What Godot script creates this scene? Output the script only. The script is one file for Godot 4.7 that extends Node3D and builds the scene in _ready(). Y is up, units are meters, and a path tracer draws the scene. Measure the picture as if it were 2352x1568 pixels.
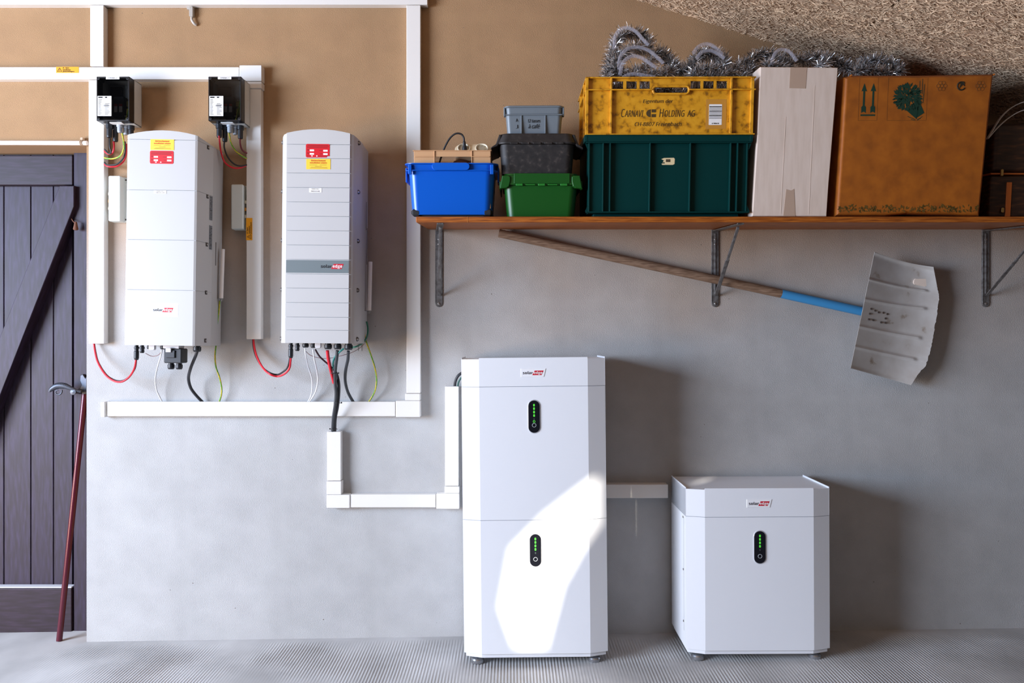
extends Node3D
# A garage back wall with two solar inverters, trunking, two battery cabinets and a loaded shelf.
# Wall plane z = 0, the room lies on +z, metres, y = 0 at the camera's height.

const F := 1723.0   # focal length in pixels of a 2352 x 1568 frame
const D := 3.15     # camera distance from the wall
const SHELF_FRONT := 0.40
const SHELF_SLOPE := 0.085

var used := {}
var mats := {}
var rng := RandomNumberGenerator.new()
var font_plain: SystemFont
var font_bold: SystemFont
var font_serif: SystemFont

class Geo:
	var v := PackedVector3Array()
	var n := PackedVector3Array()
	var u := PackedVector2Array()
	var c := PackedColorArray()
	var col := Color.WHITE
	var xf := Transform3D.IDENTITY

	func tri(a: Vector3, b: Vector3, d: Vector3, na: Vector3, nb: Vector3, nd: Vector3, ua := Vector2.ZERO, ub := Vector2.ZERO, ud := Vector2.ZERO) -> void:
		var g := (b - a).cross(d - a)
		if g.length_squared() < 1e-18:
			return
		if g.dot(na + nb + nd) < 0.0:
			var t := b; b = d; d = t
			t = nb; nb = nd; nd = t
			var s := ub; ub = ud; ud = s
		v.append(xf * a); v.append(xf * d); v.append(xf * b)
		n.append((xf.basis * na).normalized()); n.append((xf.basis * nd).normalized()); n.append((xf.basis * nb).normalized())
		u.append(ua); u.append(ud); u.append(ub)
		c.append(col); c.append(col); c.append(col)

	func quad(a: Vector3, b: Vector3, d: Vector3, e: Vector3, na: Vector3, nb: Vector3, nd: Vector3, ne: Vector3) -> void:
		tri(a, b, d, na, nb, nd)
		tri(a, d, e, na, nd, ne)

	func flat(a: Vector3, b: Vector3, d: Vector3, e: Vector3, toward: Vector3) -> void:
		var g := (d - a).cross(e - b)
		if g.dot(toward) < 0.0:
			g = -g
		g = g.normalized()
		quad(a, b, d, e, g, g, g, g)

	func box(at: Vector3, size: Vector3, bev := 0.0) -> void:
		var h := size / 2.0
		var b := minf(bev, minf(h.x, minf(h.y, h.z)) * 0.95)
		for i in 3:
			var j := (i + 1) % 3
			var k := (i + 2) % 3
			for s: float in [-1.0, 1.0]:
				var nn := Vector3.ZERO
				nn[i] = s
				var q: Array[Vector3] = []
				for e: Array in [[-1.0, -1.0], [1.0, -1.0], [1.0, 1.0], [-1.0, 1.0]]:
					var p := Vector3.ZERO
					p[i] = s * h[i]
					p[j] = e[0] * (h[j] - b)
					p[k] = e[1] * (h[k] - b)
					q.append(at + p)
				quad(q[0], q[1], q[2], q[3], nn, nn, nn, nn)
				if b <= 0.0:
					continue
				for s2: float in [-1.0, 1.0]:
					var n2 := Vector3.ZERO
					n2[j] = s2
					var r: Array[Vector3] = []
					for e: float in [-1.0, 1.0]:
						var p1 := Vector3.ZERO
						p1[i] = s * h[i]; p1[j] = s2 * (h[j] - b); p1[k] = e * (h[k] - b)
						var p2 := Vector3.ZERO
						p2[i] = s * (h[i] - b); p2[j] = s2 * h[j]; p2[k] = e * (h[k] - b)
						r.append(at + p1); r.append(at + p2)
					quad(r[0], r[1], r[3], r[2], nn, n2, n2, nn)
		if b > 0.0:
			for sx: float in [-1.0, 1.0]:
				for sy: float in [-1.0, 1.0]:
					for sz: float in [-1.0, 1.0]:
						tri(at + Vector3(sx * h.x, sy * (h.y - b), sz * (h.z - b)), at + Vector3(sx * (h.x - b), sy * h.y, sz * (h.z - b)), at + Vector3(sx * (h.x - b), sy * (h.y - b), sz * h.z), Vector3(sx, 0, 0), Vector3(0, sy, 0), Vector3(0, 0, sz))

	# a bar between two points with a rectangular section (w across "side", t along the rest)
	func bar(a: Vector3, b: Vector3, side: Vector3, w: float, t: float, bev := 0.0) -> void:
		var keep := xf
		var y := (b - a).normalized()
		var x := (side - y * side.dot(y)).normalized()
		xf = keep * Transform3D(Basis(x, y, x.cross(y)), (a + b) / 2.0)
		box(Vector3.ZERO, Vector3(w, a.distance_to(b), t), bev)
		xf = keep

	# polygon in x, y pulled from z0 to z1, front edge bevelled; uv over its bounds
	func prism(poly: PackedVector2Array, z0: float, z1: float, bev := 0.0, smooth := false) -> void:
		if Geometry2D.is_polygon_clockwise(poly):
			poly = poly.duplicate()
			poly.reverse()
		var m := poly.size()
		var lo := poly[0]
		var hi := poly[0]
		for p in poly:
			lo = lo.min(p); hi = hi.max(p)
		var span := (hi - lo).max(Vector2(1e-6, 1e-6))
		var en := PackedVector2Array()
		for i in m:
			var d := (poly[(i + 1) % m] - poly[i]).normalized()
			en.append(Vector2(d.y, -d.x))
		var inner := PackedVector2Array()
		var vn := PackedVector2Array()
		for i in m:
			var a := en[(i + m - 1) % m]
			var b := en[i]
			var s := (a + b).normalized()
			vn.append(s)
			inner.append(poly[i] - s * bev / maxf(0.35, s.dot(b)))
		var zs := z1 - bev * signf(z1 - z0)
		var zn := Vector3(0, 0, signf(z1 - z0))
		for i in m:
			var k := (i + 1) % m
			var na := vn[i] if smooth else en[i]
			var nb := vn[k] if smooth else en[i]
			var a3 := Vector3(na.x, na.y, 0)
			var b3 := Vector3(nb.x, nb.y, 0)
			quad(Vector3(poly[i].x, poly[i].y, z0), Vector3(poly[k].x, poly[k].y, z0), Vector3(poly[k].x, poly[k].y, zs), Vector3(poly[i].x, poly[i].y, zs), a3, b3, b3, a3)
			if bev > 0.0:
				quad(Vector3(poly[i].x, poly[i].y, zs), Vector3(poly[k].x, poly[k].y, zs), Vector3(inner[k].x, inner[k].y, z1), Vector3(inner[i].x, inner[i].y, z1), a3, b3, zn, zn)
		var ids := Geometry2D.triangulate_polygon(poly)
		for t in range(0, ids.size(), 3):
			var q: Array[Vector2] = [poly[ids[t]], poly[ids[t + 1]], poly[ids[t + 2]]]
			var r: Array[Vector2] = [inner[ids[t]], inner[ids[t + 1]], inner[ids[t + 2]]]
			var w: Array[Vector2] = []
			for p in q:
				w.append(Vector2((p.x - lo.x) / span.x, 1.0 - (p.y - lo.y) / span.y))
			tri(Vector3(r[0].x, r[0].y, z1), Vector3(r[1].x, r[1].y, z1), Vector3(r[2].x, r[2].y, z1), zn, zn, zn, w[0], w[1], w[2])
			tri(Vector3(q[0].x, q[0].y, z0), Vector3(q[1].x, q[1].y, z0), Vector3(q[2].x, q[2].y, z0), -zn, -zn, -zn, w[0], w[1], w[2])

	static func smooth_path(pts: Array, steps: int) -> PackedVector3Array:
		var out := PackedVector3Array()
		var m := pts.size()
		for i in m - 1:
			var p0: Vector3 = pts[maxi(i - 1, 0)]
			var p1: Vector3 = pts[i]
			var p2: Vector3 = pts[i + 1]
			var p3: Vector3 = pts[mini(i + 2, m - 1)]
			for k in steps:
				out.append(p1.cubic_interpolate(p2, p0, p3, float(k) / steps))
		out.append(pts[m - 1])
		return out

	# a round tube; c2 colours half of its girth (two-colour earth wire)
	func tube(path: PackedVector3Array, r: float, sides := 10, r_end := -1.0, c2: Variant = null) -> void:
		var m := path.size()
		var x := Vector3.ZERO
		var prev: Array[Vector3] = []
		var prevn: Array[Vector3] = []
		var keep := col
		for i in m:
			var t := (path[mini(i + 1, m - 1)] - path[maxi(i - 1, 0)]).normalized()
			if i == 0:
				x = t.cross(Vector3(0.13, 0.31, 0.94)).normalized()
				if x.length_squared() < 0.5:
					x = t.cross(Vector3.RIGHT).normalized()
			x = (x - t * x.dot(t)).normalized()
			var y := t.cross(x)
			var rr := r if r_end < 0.0 else lerpf(r, r_end, float(i) / (m - 1))
			var ring: Array[Vector3] = []
			var rn: Array[Vector3] = []
			for k in sides:
				var a := TAU * k / sides
				var d := x * cos(a) + y * sin(a)
				ring.append(path[i] + d * rr); rn.append(d)
			for k in sides:
				var k2 := (k + 1) % sides
				if i > 0:
					if c2 != null:
						col = c2 if int((k + i * 0.35) / (sides / 4.0)) % 2 == 0 else keep
					quad(prev[k], prev[k2], ring[k2], ring[k], prevn[k], prevn[k2], rn[k2], rn[k])
				if i == 0 or i == m - 1:
					var tn := -t if i == 0 else t
					tri(path[i], ring[k], ring[k2], tn, tn, tn)
			prev = ring
			prevn = rn
		col = keep

	# turned about the axis from a towards dir; profile of [radius, height]
	func lathe(at: Vector3, dir: Vector3, prof: Array, sides := 16) -> void:
		var t := dir.normalized()
		var x := t.cross(Vector3.RIGHT if absf(t.x) < 0.8 else Vector3.UP).normalized()
		var y := t.cross(x)
		for i in prof.size() - 1:
			var r0: float = prof[i][0]
			var h0: float = prof[i][1]
			var r1: float = prof[i + 1][0]
			var h1: float = prof[i + 1][1]
			for k in sides:
				var a := TAU * k / sides
				var b := TAU * (k + 1) / sides
				var da := x * cos(a) + y * sin(a)
				var db := x * cos(b) + y * sin(b)
				var na := (da * (h1 - h0) - t * (r1 - r0)).normalized()
				var nb := (db * (h1 - h0) - t * (r1 - r0)).normalized()
				quad(at + da * r0 + t * h0, at + db * r0 + t * h0, at + db * r1 + t * h1, at + da * r1 + t * h1, na, nb, nb, na)

	# a tub of rounded rectangles: levels of [y, half width, half depth, corner radius]
	func tub(levels: Array, off := Vector3.ZERO, cap_first := true, cap_last := false, seg := 4) -> void:
		var rings := []
		var norms := []
		for l: Array in levels:
			var ring: Array[Vector3] = []
			var nn: Array[Vector3] = []
			var r := minf(l[3], minf(l[1], l[2]))
			for q in 4:
				var cx: float = (l[1] - r) * (1.0 if q == 0 or q == 3 else -1.0)
				var cz: float = (l[2] - r) * (1.0 if q < 2 else -1.0)
				for k in seg + 1:
					var a := (q + float(k) / seg) * PI / 2.0
					ring.append(off + Vector3(cx + r * cos(a), l[0], cz + r * sin(a)))
					nn.append(Vector3(cos(a), 0, sin(a)))
			rings.append(ring); norms.append(nn)
		for i in levels.size() - 1:
			var dy: float = levels[i + 1][0] - levels[i][0]
			var dr: float = levels[i + 1][1] - levels[i][1]
			var m: int = rings[i].size()
			for j in m:
				var k := (j + 1) % m
				var na: Vector3 = (norms[i][j] * dy - Vector3.UP * dr).normalized()
				var nb: Vector3 = (norms[i][k] * dy - Vector3.UP * dr).normalized()
				quad(rings[i][j], rings[i][k], rings[i + 1][k], rings[i + 1][j], na, nb, nb, na)
		for e: Array in [[cap_first, 0, levels[0][0] > levels[mini(1, levels.size() - 1)][0]], [cap_last, levels.size() - 1, levels[levels.size() - 1][0] >= levels[maxi(0, levels.size() - 2)][0]]]:
			if e[0]:
				var ring: Array = rings[e[1]]
				var up := Vector3.UP if e[2] else Vector3.DOWN
				var mid := Vector3.ZERO
				for p: Vector3 in ring:
					mid += p / ring.size()
				for j in ring.size():
					tri(mid, ring[j], ring[(j + 1) % ring.size()], up, up, up)

	# a slab in x, y with rectangular holes, from z0 to z1
	func slab(x0: float, x1: float, y0: float, y1: float, z0: float, z1: float, holes: Array) -> void:
		var xs := [x0, x1]
		var ys := [y0, y1]
		for h: Array in holes:
			xs.append(h[0]); xs.append(h[1]); ys.append(h[2]); ys.append(h[3])
		xs.sort(); ys.sort()
		var solid := func(i: int, j: int) -> bool:
			if i < 0 or j < 0 or i >= xs.size() - 1 or j >= ys.size() - 1:
				return false
			var cx: float = (xs[i] + xs[i + 1]) / 2.0
			var cy: float = (ys[j] + ys[j + 1]) / 2.0
			for h: Array in holes:
				if cx > h[0] and cx < h[1] and cy > h[2] and cy < h[3]:
					return false
			return true
		for i in xs.size() - 1:
			for j in ys.size() - 1:
				if xs[i + 1] - xs[i] < 1e-6 or ys[j + 1] - ys[j] < 1e-6 or not solid.call(i, j):
					continue
				var a: float = xs[i]
				var b: float = xs[i + 1]
				var c0: float = ys[j]
				var d: float = ys[j + 1]
				flat(Vector3(a, c0, z1), Vector3(b, c0, z1), Vector3(b, d, z1), Vector3(a, d, z1), Vector3(0, 0, z1 - z0))
				flat(Vector3(a, c0, z0), Vector3(b, c0, z0), Vector3(b, d, z0), Vector3(a, d, z0), Vector3(0, 0, z0 - z1))
				if not solid.call(i - 1, j):
					flat(Vector3(a, c0, z0), Vector3(a, d, z0), Vector3(a, d, z1), Vector3(a, c0, z1), Vector3.LEFT)
				if not solid.call(i + 1, j):
					flat(Vector3(b, c0, z0), Vector3(b, d, z0), Vector3(b, d, z1), Vector3(b, c0, z1), Vector3.RIGHT)
				if not solid.call(i, j - 1):
					flat(Vector3(a, c0, z0), Vector3(b, c0, z0), Vector3(b, c0, z1), Vector3(a, c0, z1), Vector3.DOWN)
				if not solid.call(i, j + 1):
					flat(Vector3(a, d, z0), Vector3(b, d, z0), Vector3(b, d, z1), Vector3(a, d, z1), Vector3.UP)

	# walls over a line of (x, z) points from y0(x) to y1(x), closed to a solid by its caps
	func standing(line: PackedVector2Array, y0: Callable, y1: Callable, smooth := false) -> void:
		var m := line.size()
		var mid := Vector2.ZERO
		for p in line:
			mid += p / m
		var en := PackedVector2Array()
		for i in m:
			var d := (line[(i + 1) % m] - line[i]).normalized()
			var e := Vector2(d.y, -d.x)
			if e.dot((line[i] + line[(i + 1) % m]) / 2.0 - mid) < 0.0:
				e = -e
			en.append(e)
		for i in m:
			var k := (i + 1) % m
			var a := line[i]
			var b := line[k]
			var na := en[i]
			var nb := en[i]
			if smooth:
				if en[i].dot(en[(i + m - 1) % m]) > 0.75:
					na = (en[i] + en[(i + m - 1) % m]).normalized()
				if en[i].dot(en[k]) > 0.75:
					nb = (en[i] + en[k]).normalized()
			var a3 := Vector3(na.x, 0, na.y)
			var b3 := Vector3(nb.x, 0, nb.y)
			quad(Vector3(a.x, y0.call(a.x), a.y), Vector3(b.x, y0.call(b.x), b.y), Vector3(b.x, y1.call(b.x), b.y), Vector3(a.x, y1.call(a.x), a.y), a3, b3, b3, a3)
		var ids := Geometry2D.triangulate_polygon(line)
		for t in range(0, ids.size(), 3):
			for top in 2:
				var f := y1 if top == 1 else y0
				var up := Vector3.UP if top == 1 else Vector3.DOWN
				var q: Array[Vector3] = []
				for s in 3:
					var p := line[ids[t + s]]
					q.append(Vector3(p.x, f.call(p.x), p.y))
				tri(q[0], q[1], q[2], up, up, up)

	func mesh() -> ArrayMesh:
		var a := []
		a.resize(Mesh.ARRAY_MAX)
		a[Mesh.ARRAY_VERTEX] = v
		a[Mesh.ARRAY_NORMAL] = n
		a[Mesh.ARRAY_TEX_UV] = u
		a[Mesh.ARRAY_COLOR] = c
		var m := ArrayMesh.new()
		m.add_surface_from_arrays(Mesh.PRIMITIVE_TRIANGLES, a)
		return m


# ---------------------------------------------------------------- helpers
func W(px: float, py: float, z: float) -> Vector3:
	return Vector3((px - 1176.0) * (D - z) / F, (784.0 - py) * (D - z) / F, z)

func floor_y(x: float) -> float:
	return -1.234 + 0.0147 * x

func numbered(called: String) -> String:
	var k: int = used.get(called, -1) + 1
	used[called] = k
	return called if k == 0 else "%s_%03d" % [called, k]

func thing(called: String, label: String, category: String, at := Vector3.ZERO, group := "") -> Node3D:
	var o := Node3D.new()
	o.name = numbered(called)
	add_child(o)
	o.position = at
	o.set_meta("label", label)
	o.set_meta("category", category)
	if group:
		o.set_meta("group", group)
	return o

func setting(called: String, label := "") -> Node3D:
	var o := Node3D.new()
	o.name = called
	add_child(o)
	o.set_meta("kind", "structure")
	if label:
		o.set_meta("label", label)
	return o

# a Geo that takes world places and stores them relative to the thing
func geo(root: Node3D = null) -> Geo:
	var g := Geo.new()
	if root:
		g.xf = root.transform.affine_inverse()
	return g

func put(g: Geo, called: String, m: Material, parent: Node3D, label := "") -> MeshInstance3D:
	var o := MeshInstance3D.new()
	o.name = called
	o.mesh = g.mesh()
	o.material_override = m
	o.cast_shadow = GeometryInstance3D.SHADOW_CASTING_SETTING_ON
	parent.add_child(o, true)
	if label:
		o.set_meta("label", label)
	return o

# one mesh that is a thing by itself
func solo(g: Geo, called: String, m: Material, label: String, category: String, group := "") -> MeshInstance3D:
	var o := put(g, numbered(called), m, self, label)
	o.set_meta("category", category)
	if group:
		o.set_meta("group", group)
	return o

func flatmat(key: String, c: Color, rough := 0.5, metal := 0.0) -> StandardMaterial3D:
	if not mats.has(key):
		var m := StandardMaterial3D.new()
		m.resource_name = key
		m.albedo_color = c
		m.roughness = rough
		m.metallic = metal
		mats[key] = m
	return mats[key]

func rgb(r: float, g: float, b: float) -> Color:
	return Color(r / 255.0, g / 255.0, b / 255.0)

func noise_tex(freq: float, octaves: int, ramp: Gradient, size := 512, kind := FastNoiseLite.TYPE_SIMPLEX_SMOOTH, sd := 1, warp := 0.0) -> NoiseTexture2D:
	var f := FastNoiseLite.new()
	f.noise_type = kind
	f.frequency = freq
	f.fractal_octaves = octaves
	f.seed = sd
	if kind == FastNoiseLite.TYPE_CELLULAR:
		f.cellular_return_type = FastNoiseLite.RETURN_DISTANCE
	if warp > 0.0:
		f.domain_warp_enabled = true
		f.domain_warp_amplitude = warp
		f.domain_warp_frequency = freq * 0.6
	var t := NoiseTexture2D.new()
	t.width = size
	t.height = size
	t.seamless = true
	t.seamless_blend_skirt = 0.2
	t.noise = f
	if ramp:
		t.color_ramp = ramp
	return t

func ramp(stops: Array) -> Gradient:
	var g := Gradient.new()
	var o := PackedFloat32Array()
	var c := PackedColorArray()
	for s: Array in stops:
		o.append(s[0]); c.append(s[1])
	g.offsets = o
	g.colors = c
	return g

func tri_mat(key: String, tex: Texture2D, scale: Vector3, bump: Texture2D, bump_cm: float, rough: float, tint := Color.WHITE, world := true) -> StandardMaterial3D:
	if not mats.has(key):
		var m := StandardMaterial3D.new()
		m.resource_name = key
		m.albedo_color = tint
		m.albedo_texture = tex
		m.roughness = rough
		m.uv1_triplanar = true
		m.uv1_world_triplanar = world
		m.uv1_triplanar_sharpness = 4.0
		m.uv1_scale = scale
		if bump:
			m.heightmap_enabled = true
			m.heightmap_texture = bump
			m.heightmap_scale = bump_cm
		mats[key] = m
	return mats[key]

func printed(key: String, w: int, h: int, bg: Color, rects: Array, rough := 0.45) -> StandardMaterial3D:
	if not mats.has(key):
		var im := Image.create(w, h, false, Image.FORMAT_RGBA8)
		im.fill(bg)
		for r: Array in rects:
			im.fill_rect(Rect2i(r[0], r[1], r[2], r[3]), r[4])
		var m := StandardMaterial3D.new()
		m.resource_name = key
		m.albedo_texture = ImageTexture.create_from_image(im)
		m.roughness = rough
		mats[key] = m
	return mats[key]

# lettering as raised ink, fitted to a width and a cap height, centred on "at", facing +z
func lettering(s: String, at: Vector3, w: float, h: float, m: Material, parent: Node3D, f: SystemFont, slant := 0.0, turn := 0.0) -> MeshInstance3D:
	var t := TextMesh.new()
	t.text = s
	t.font = f
	t.font_size = 64
	t.pixel_size = 0.01
	t.depth = 0.02
	t.curve_step = 2.0
	var a := t.get_mesh_arrays()
	var p: PackedVector3Array = a[Mesh.ARRAY_VERTEX]
	var lo := Vector3.ONE * 1e9
	var hi := -lo
	for q in p:
		lo = lo.min(q); hi = hi.max(q)
	var mid := (lo + hi) / 2.0
	var k := Vector3(w / maxf(hi.x - lo.x, 1e-6), h / maxf(hi.y - lo.y, 1e-6), 0.0006 / 0.02)
	for i in p.size():
		var q := (p[i] - mid) * k
		q.x += q.y * slant
		if turn != 0.0:
			q = q.rotated(Vector3(0, 0, 1), turn)
		p[i] = q + at
	a[Mesh.ARRAY_VERTEX] = p
	a[Mesh.ARRAY_TANGENT] = null
	if turn != 0.0:
		a[Mesh.ARRAY_NORMAL] = null
	var am := ArrayMesh.new()
	if a[Mesh.ARRAY_NORMAL] == null:
		var nn := PackedVector3Array()
		nn.resize(p.size())
		nn.fill(Vector3(0, 0, 1))
		a[Mesh.ARRAY_NORMAL] = nn
	am.add_surface_from_arrays(Mesh.PRIMITIVE_TRIANGLES, a)
	var o := MeshInstance3D.new()
	o.name = "lettering"
	o.mesh = am
	o.material_override = m
	parent.add_child(o, true)
	return o

func rect(x0: float, y0: float, x1: float, y1: float) -> PackedVector2Array:
	return PackedVector2Array([Vector2(x0, y0), Vector2(x1, y0), Vector2(x1, y1), Vector2(x0, y1)])

func round_rect(x0: float, y0: float, x1: float, y1: float, r: float, seg := 5) -> PackedVector2Array:
	var out := PackedVector2Array()
	var cs := [Vector2(x1 - r, y1 - r), Vector2(x0 + r, y1 - r), Vector2(x0 + r, y0 + r), Vector2(x1 - r, y0 + r)]
	for q in 4:
		for k in seg + 1:
			var a := (q + float(k) / seg) * PI / 2.0
			out.append(cs[q] + Vector2(cos(a), sin(a)) * r)
	return out

# the frame of the sloping shelf: local y up from the board, z = 0 at the front edge, -z towards the wall
func on_shelf(px: float, h: float, back: float) -> Transform3D:
	var up := Vector3(0, 1, SHELF_SLOPE).normalized()
	var fwd := Vector3(0, -SHELF_SLOPE, 1).normalized()
	var o := Vector3((px - 1176.0) * (D - SHELF_FRONT) / F, (784.0 - 497.0) * (D - SHELF_FRONT) / F, SHELF_FRONT)
	return Transform3D(Basis(Vector3.RIGHT, up, fwd), o + up * h - fwd * back)

# ---------------------------------------------------------------- the scene
func _ready() -> void:
	rng.seed = 20
	font_plain = SystemFont.new()
	font_plain.font_names = PackedStringArray(["Droid Sans"])
	font_bold = SystemFont.new()
	font_bold.font_names = PackedStringArray(["Droid Sans"])
	font_bold.font_weight = 700
	font_serif = SystemFont.new()
	font_serif.font_names = PackedStringArray(["Droid Serif"])

	var cam := Camera3D.new()
	cam.name = "camera"
	cam.fov = rad_to_deg(2.0 * atan(784.0 / F))
	cam.position = Vector3(0, 0, D)
	cam.near = 0.05
	cam.far = 200.0
	cam.current = true
	add_child(cam)

	var env := Environment.new()
	env.background_mode = Environment.BG_SKY
	var sky := Sky.new()
	var sm := ProceduralSkyMaterial.new()
	sm.sky_top_color = rgb(120, 165, 225)
	sm.sky_horizon_color = rgb(205, 220, 240)
	sm.ground_bottom_color = rgb(150, 130, 108)
	sm.ground_horizon_color = rgb(190, 180, 165)
	sm.sun_angle_max = 0.0
	sky.sky_material = sm
	env.sky = sky
	env.background_energy_multiplier = 1.0
	env.tonemap_mode = Environment.TONE_MAPPER_LINEAR
	env.tonemap_exposure = 1.0
	env.sdfgi_enabled = true
	env.ssao_enabled = true
	env.ssil_enabled = true
	var we := WorldEnvironment.new()
	we.name = "surroundings"
	we.environment = env
	add_child(we)

	# low sun through the unseen openings shaped for the cabinet patches
	var sun := DirectionalLight3D.new()
	sun.name = "sun"
	add_child(sun)
	sun.look_at_from_position(Vector3.ZERO, SUN_DIR, Vector3.UP)
	sun.light_color = rgb(255, 246, 232)
	sun.light_energy = 3.0
	sun.light_angular_distance = 0.5
	sun.shadow_enabled = true
	# unseen area lights placed in the left opening: cool like sky, warm like yard bounce
	daylight("unseen_sky_light", Vector3(-4.25, 0.40, 2.7), Vector3(1.0, -0.27, -0.25), Vector2(2.4, 1.4), rgb(200, 221, 250), 46.0)
	daylight("unseen_yard_light", Vector3(-4.25, -0.75, 2.5), Vector3(1.0, 0.42, -0.25), Vector2(2.4, 0.8), rgb(255, 216, 172), 10.0)

	room()
	door()
	trunking()
	inverters()
	wall_boxes()
	cables()
	cabinets()
	shelf()
	shelf_boxes()
	cartons()
	tinsel()
	shovel()
	small_things()

const SUN_DIR := Vector3(0.46, -0.33, -0.82)

func daylight(called: String, at: Vector3, dir: Vector3, size: Vector2, c: Color, e: float) -> void:
	var l := AreaLight3D.new()
	l.name = called
	add_child(l)
	l.look_at_from_position(at, at + dir, Vector3.UP)
	l.area_size = size
	l.light_color = c
	l.light_energy = e
	l.area_range = 12.0
	l.area_attenuation = 2.0
	l.shadow_enabled = true

func room() -> void:
	var plaster_color := noise_tex(0.004, 4, ramp([[0.0, rgb(188, 186, 184)], [0.5, rgb(193, 191, 189)], [1.0, rgb(198, 196, 194)]]), 512, FastNoiseLite.TYPE_SIMPLEX_SMOOTH, 3)
	var plaster_bump := noise_tex(0.075, 5, null, 1024, FastNoiseLite.TYPE_SIMPLEX, 5, 4.0)
	var plaster := tri_mat("plaster", plaster_color, Vector3.ONE * 2.5, plaster_bump, 0.085, 0.95)
	plaster.vertex_color_use_as_albedo = true
	plaster.uv1_triplanar = false
	plaster.uv1_scale = Vector3(2.5, 2.5, 1.0)
	var concrete := tri_mat("concrete", noise_tex(0.006, 5, ramp([[0.0, rgb(160, 158, 156)], [0.5, rgb(180, 178, 176)], [1.0, rgb(198, 196, 194)]]), 512, FastNoiseLite.TYPE_SIMPLEX_SMOOTH, 8), Vector3.ONE * 0.7, null, 0.0, 0.9)
	concrete.uv1_triplanar = false
	concrete.uv1_scale = Vector3(0.7, 0.7, 1.0)
	var g := Geo.new()
	g.col = Color(0.71, 0.435, 0.228)
	g.prism(PackedVector2Array([Vector2(-4.7, 3.2), Vector2(-4.7, -1.6), Vector2(-2.62, -1.6), Vector2(-2.62, 0.822), Vector2(-1.786, 0.822), Vector2(-1.786, -1.6), Vector2(3.4, -1.6), Vector2(3.4, 3.2)]), -0.28, 0.0, 0.004)
	var w := setting("wall_back", "roughly plastered back wall of the garage")
	var patch := FastNoiseLite.new()
	patch.frequency = 1.1
	patch.fractal_octaves = 4
	patch.seed = 6
	var hue := func(xx: float, yy: float) -> Color:
		var k := smoothstep(-0.25, 0.95, yy + 0.22 * patch.get_noise_2d(xx, yy))
		var c := Color(0.85, 0.855, 0.86).lerp(Color(0.71, 0.435, 0.228), k)
		return c * (1.0 + 0.10 * patch.get_noise_2d(xx * 2.3 + 7.0, yy * 2.3))
	var cuts := func(marks: Array) -> Array:
		var out := [marks[0]]
		for i in marks.size() - 1:
			var m := ceili((marks[i + 1] - marks[i]) / 0.06)
			for k in m:
				out.append(lerpf(marks[i], marks[i + 1], float(k + 1) / m))
		return out
	var gx: Array = cuts.call([-4.7, -2.62, -1.786, 3.4])
	var gy: Array = cuts.call([-1.6, 0.822, 3.2])
	for ix in gx.size() - 1:
		for iy in gy.size() - 1:
			if gx[ix] > -2.621 and gx[ix + 1] < -1.785 and gy[iy + 1] < 0.823:
				continue
			for e: Array in [[0, 0, 1, 1, 1, 0], [0, 0, 0, 1, 1, 1]]:
				for k in [0, 2, 4]:
					var p := Vector3(gx[ix + e[k]], gy[iy + e[k + 1]], 0.0006)
					g.v.append(p); g.n.append(Vector3(0, 0, 1)); g.u.append(Vector2(p.x, -p.y))
					g.c.append(hue.call(p.x, p.y))
	put(g, "plaster", plaster, w)
	g = Geo.new()
	for i in 80:
		var p := Vector3(rng.randf_range(-2.2, 2.2), rng.randf_range(-1.2, 1.42), 0.0007)
		if p.x < -1.74 and p.y < 0.86:
			continue
		var rr := rng.randf_range(0.0009, 0.0023)
		g.lathe(p, Vector3(0, 0, 1), [[rr, 0.0], [rr * 0.8, 0.0006], [rr * 0.5, 0.0003], [0.0, 0.0002]], 7)
	put(g, "plaster_pits", flatmat("plaster_pits", rgb(118, 106, 96), 0.95), w).set_meta("kind", "stuff")
	# floor: brushed concrete, its fine grooves run away from the wall
	var fl := setting("floor", "grooved concrete floor that rises slightly to the right")
	g = Geo.new()
	var pitch := 0.012
	var zs := [0.0, 0.03, 0.07, 0.12, 0.2, 0.3, 0.42, 0.56, 0.72, 0.9, 1.1, 1.4]
	var fade := FastNoiseLite.new()
	fade.frequency = 1.6
	fade.seed = 4
	var x := -2.3
	while x < 2.5:
		for i in zs.size() - 1:
			for s in 4:
				var p: Array[Vector3] = []
				var q: Array[Vector3] = []
				for e: Array in [[s, i], [s + 1, i], [s + 1, i + 1], [s, i + 1]]:
					var xx: float = x + pitch * e[0] / 4.0
					var zz: float = zs[e[1]]
					var amp := 0.0016 * clampf(0.55 + 1.3 * fade.get_noise_2d(xx, zz * 1.7), 0.06, 1.0) * smoothstep(0.02, 0.1, zz) * smoothstep(-1.95, -1.5, xx)
					p.append(Vector3(xx, floor_y(xx) - amp * (1.0 - cos(TAU * e[0] / 4.0)), zz))
					var sl := -amp * TAU / pitch * sin(TAU * e[0] / 4.0)
					q.append(Vector3(-sl - 0.0147, 1, 0).normalized())
				g.quad(p[0], p[1], p[2], p[3], q[0], q[1], q[2], q[3])
		x += pitch
	for i in g.v.size():
		g.u[i] = Vector2(g.v[i].x, g.v[i].z)
	put(g, "grooved_concrete", concrete, fl)
	g = Geo.new()
	for r: Array in [[-4.7, 3.4, -0.28, 0.0], [-4.7, -2.3, 0.0, 1.4], [x, 3.4, 0.0, 1.4]]:
		g.flat(Vector3(r[0], floor_y(r[0]), r[2]), Vector3(r[1], floor_y(r[1]), r[2]), Vector3(r[1], floor_y(r[1]), r[3]), Vector3(r[0], floor_y(r[0]), r[3]), Vector3.UP)
	g.box(Vector3(-0.65, -1.45, 2.8), Vector3(8.1, 0.2, 6.2))
	for i in g.v.size():
		g.u[i] = Vector2(g.v[i].x, g.v[i].z)
	put(g, "slab", concrete, fl)
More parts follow.
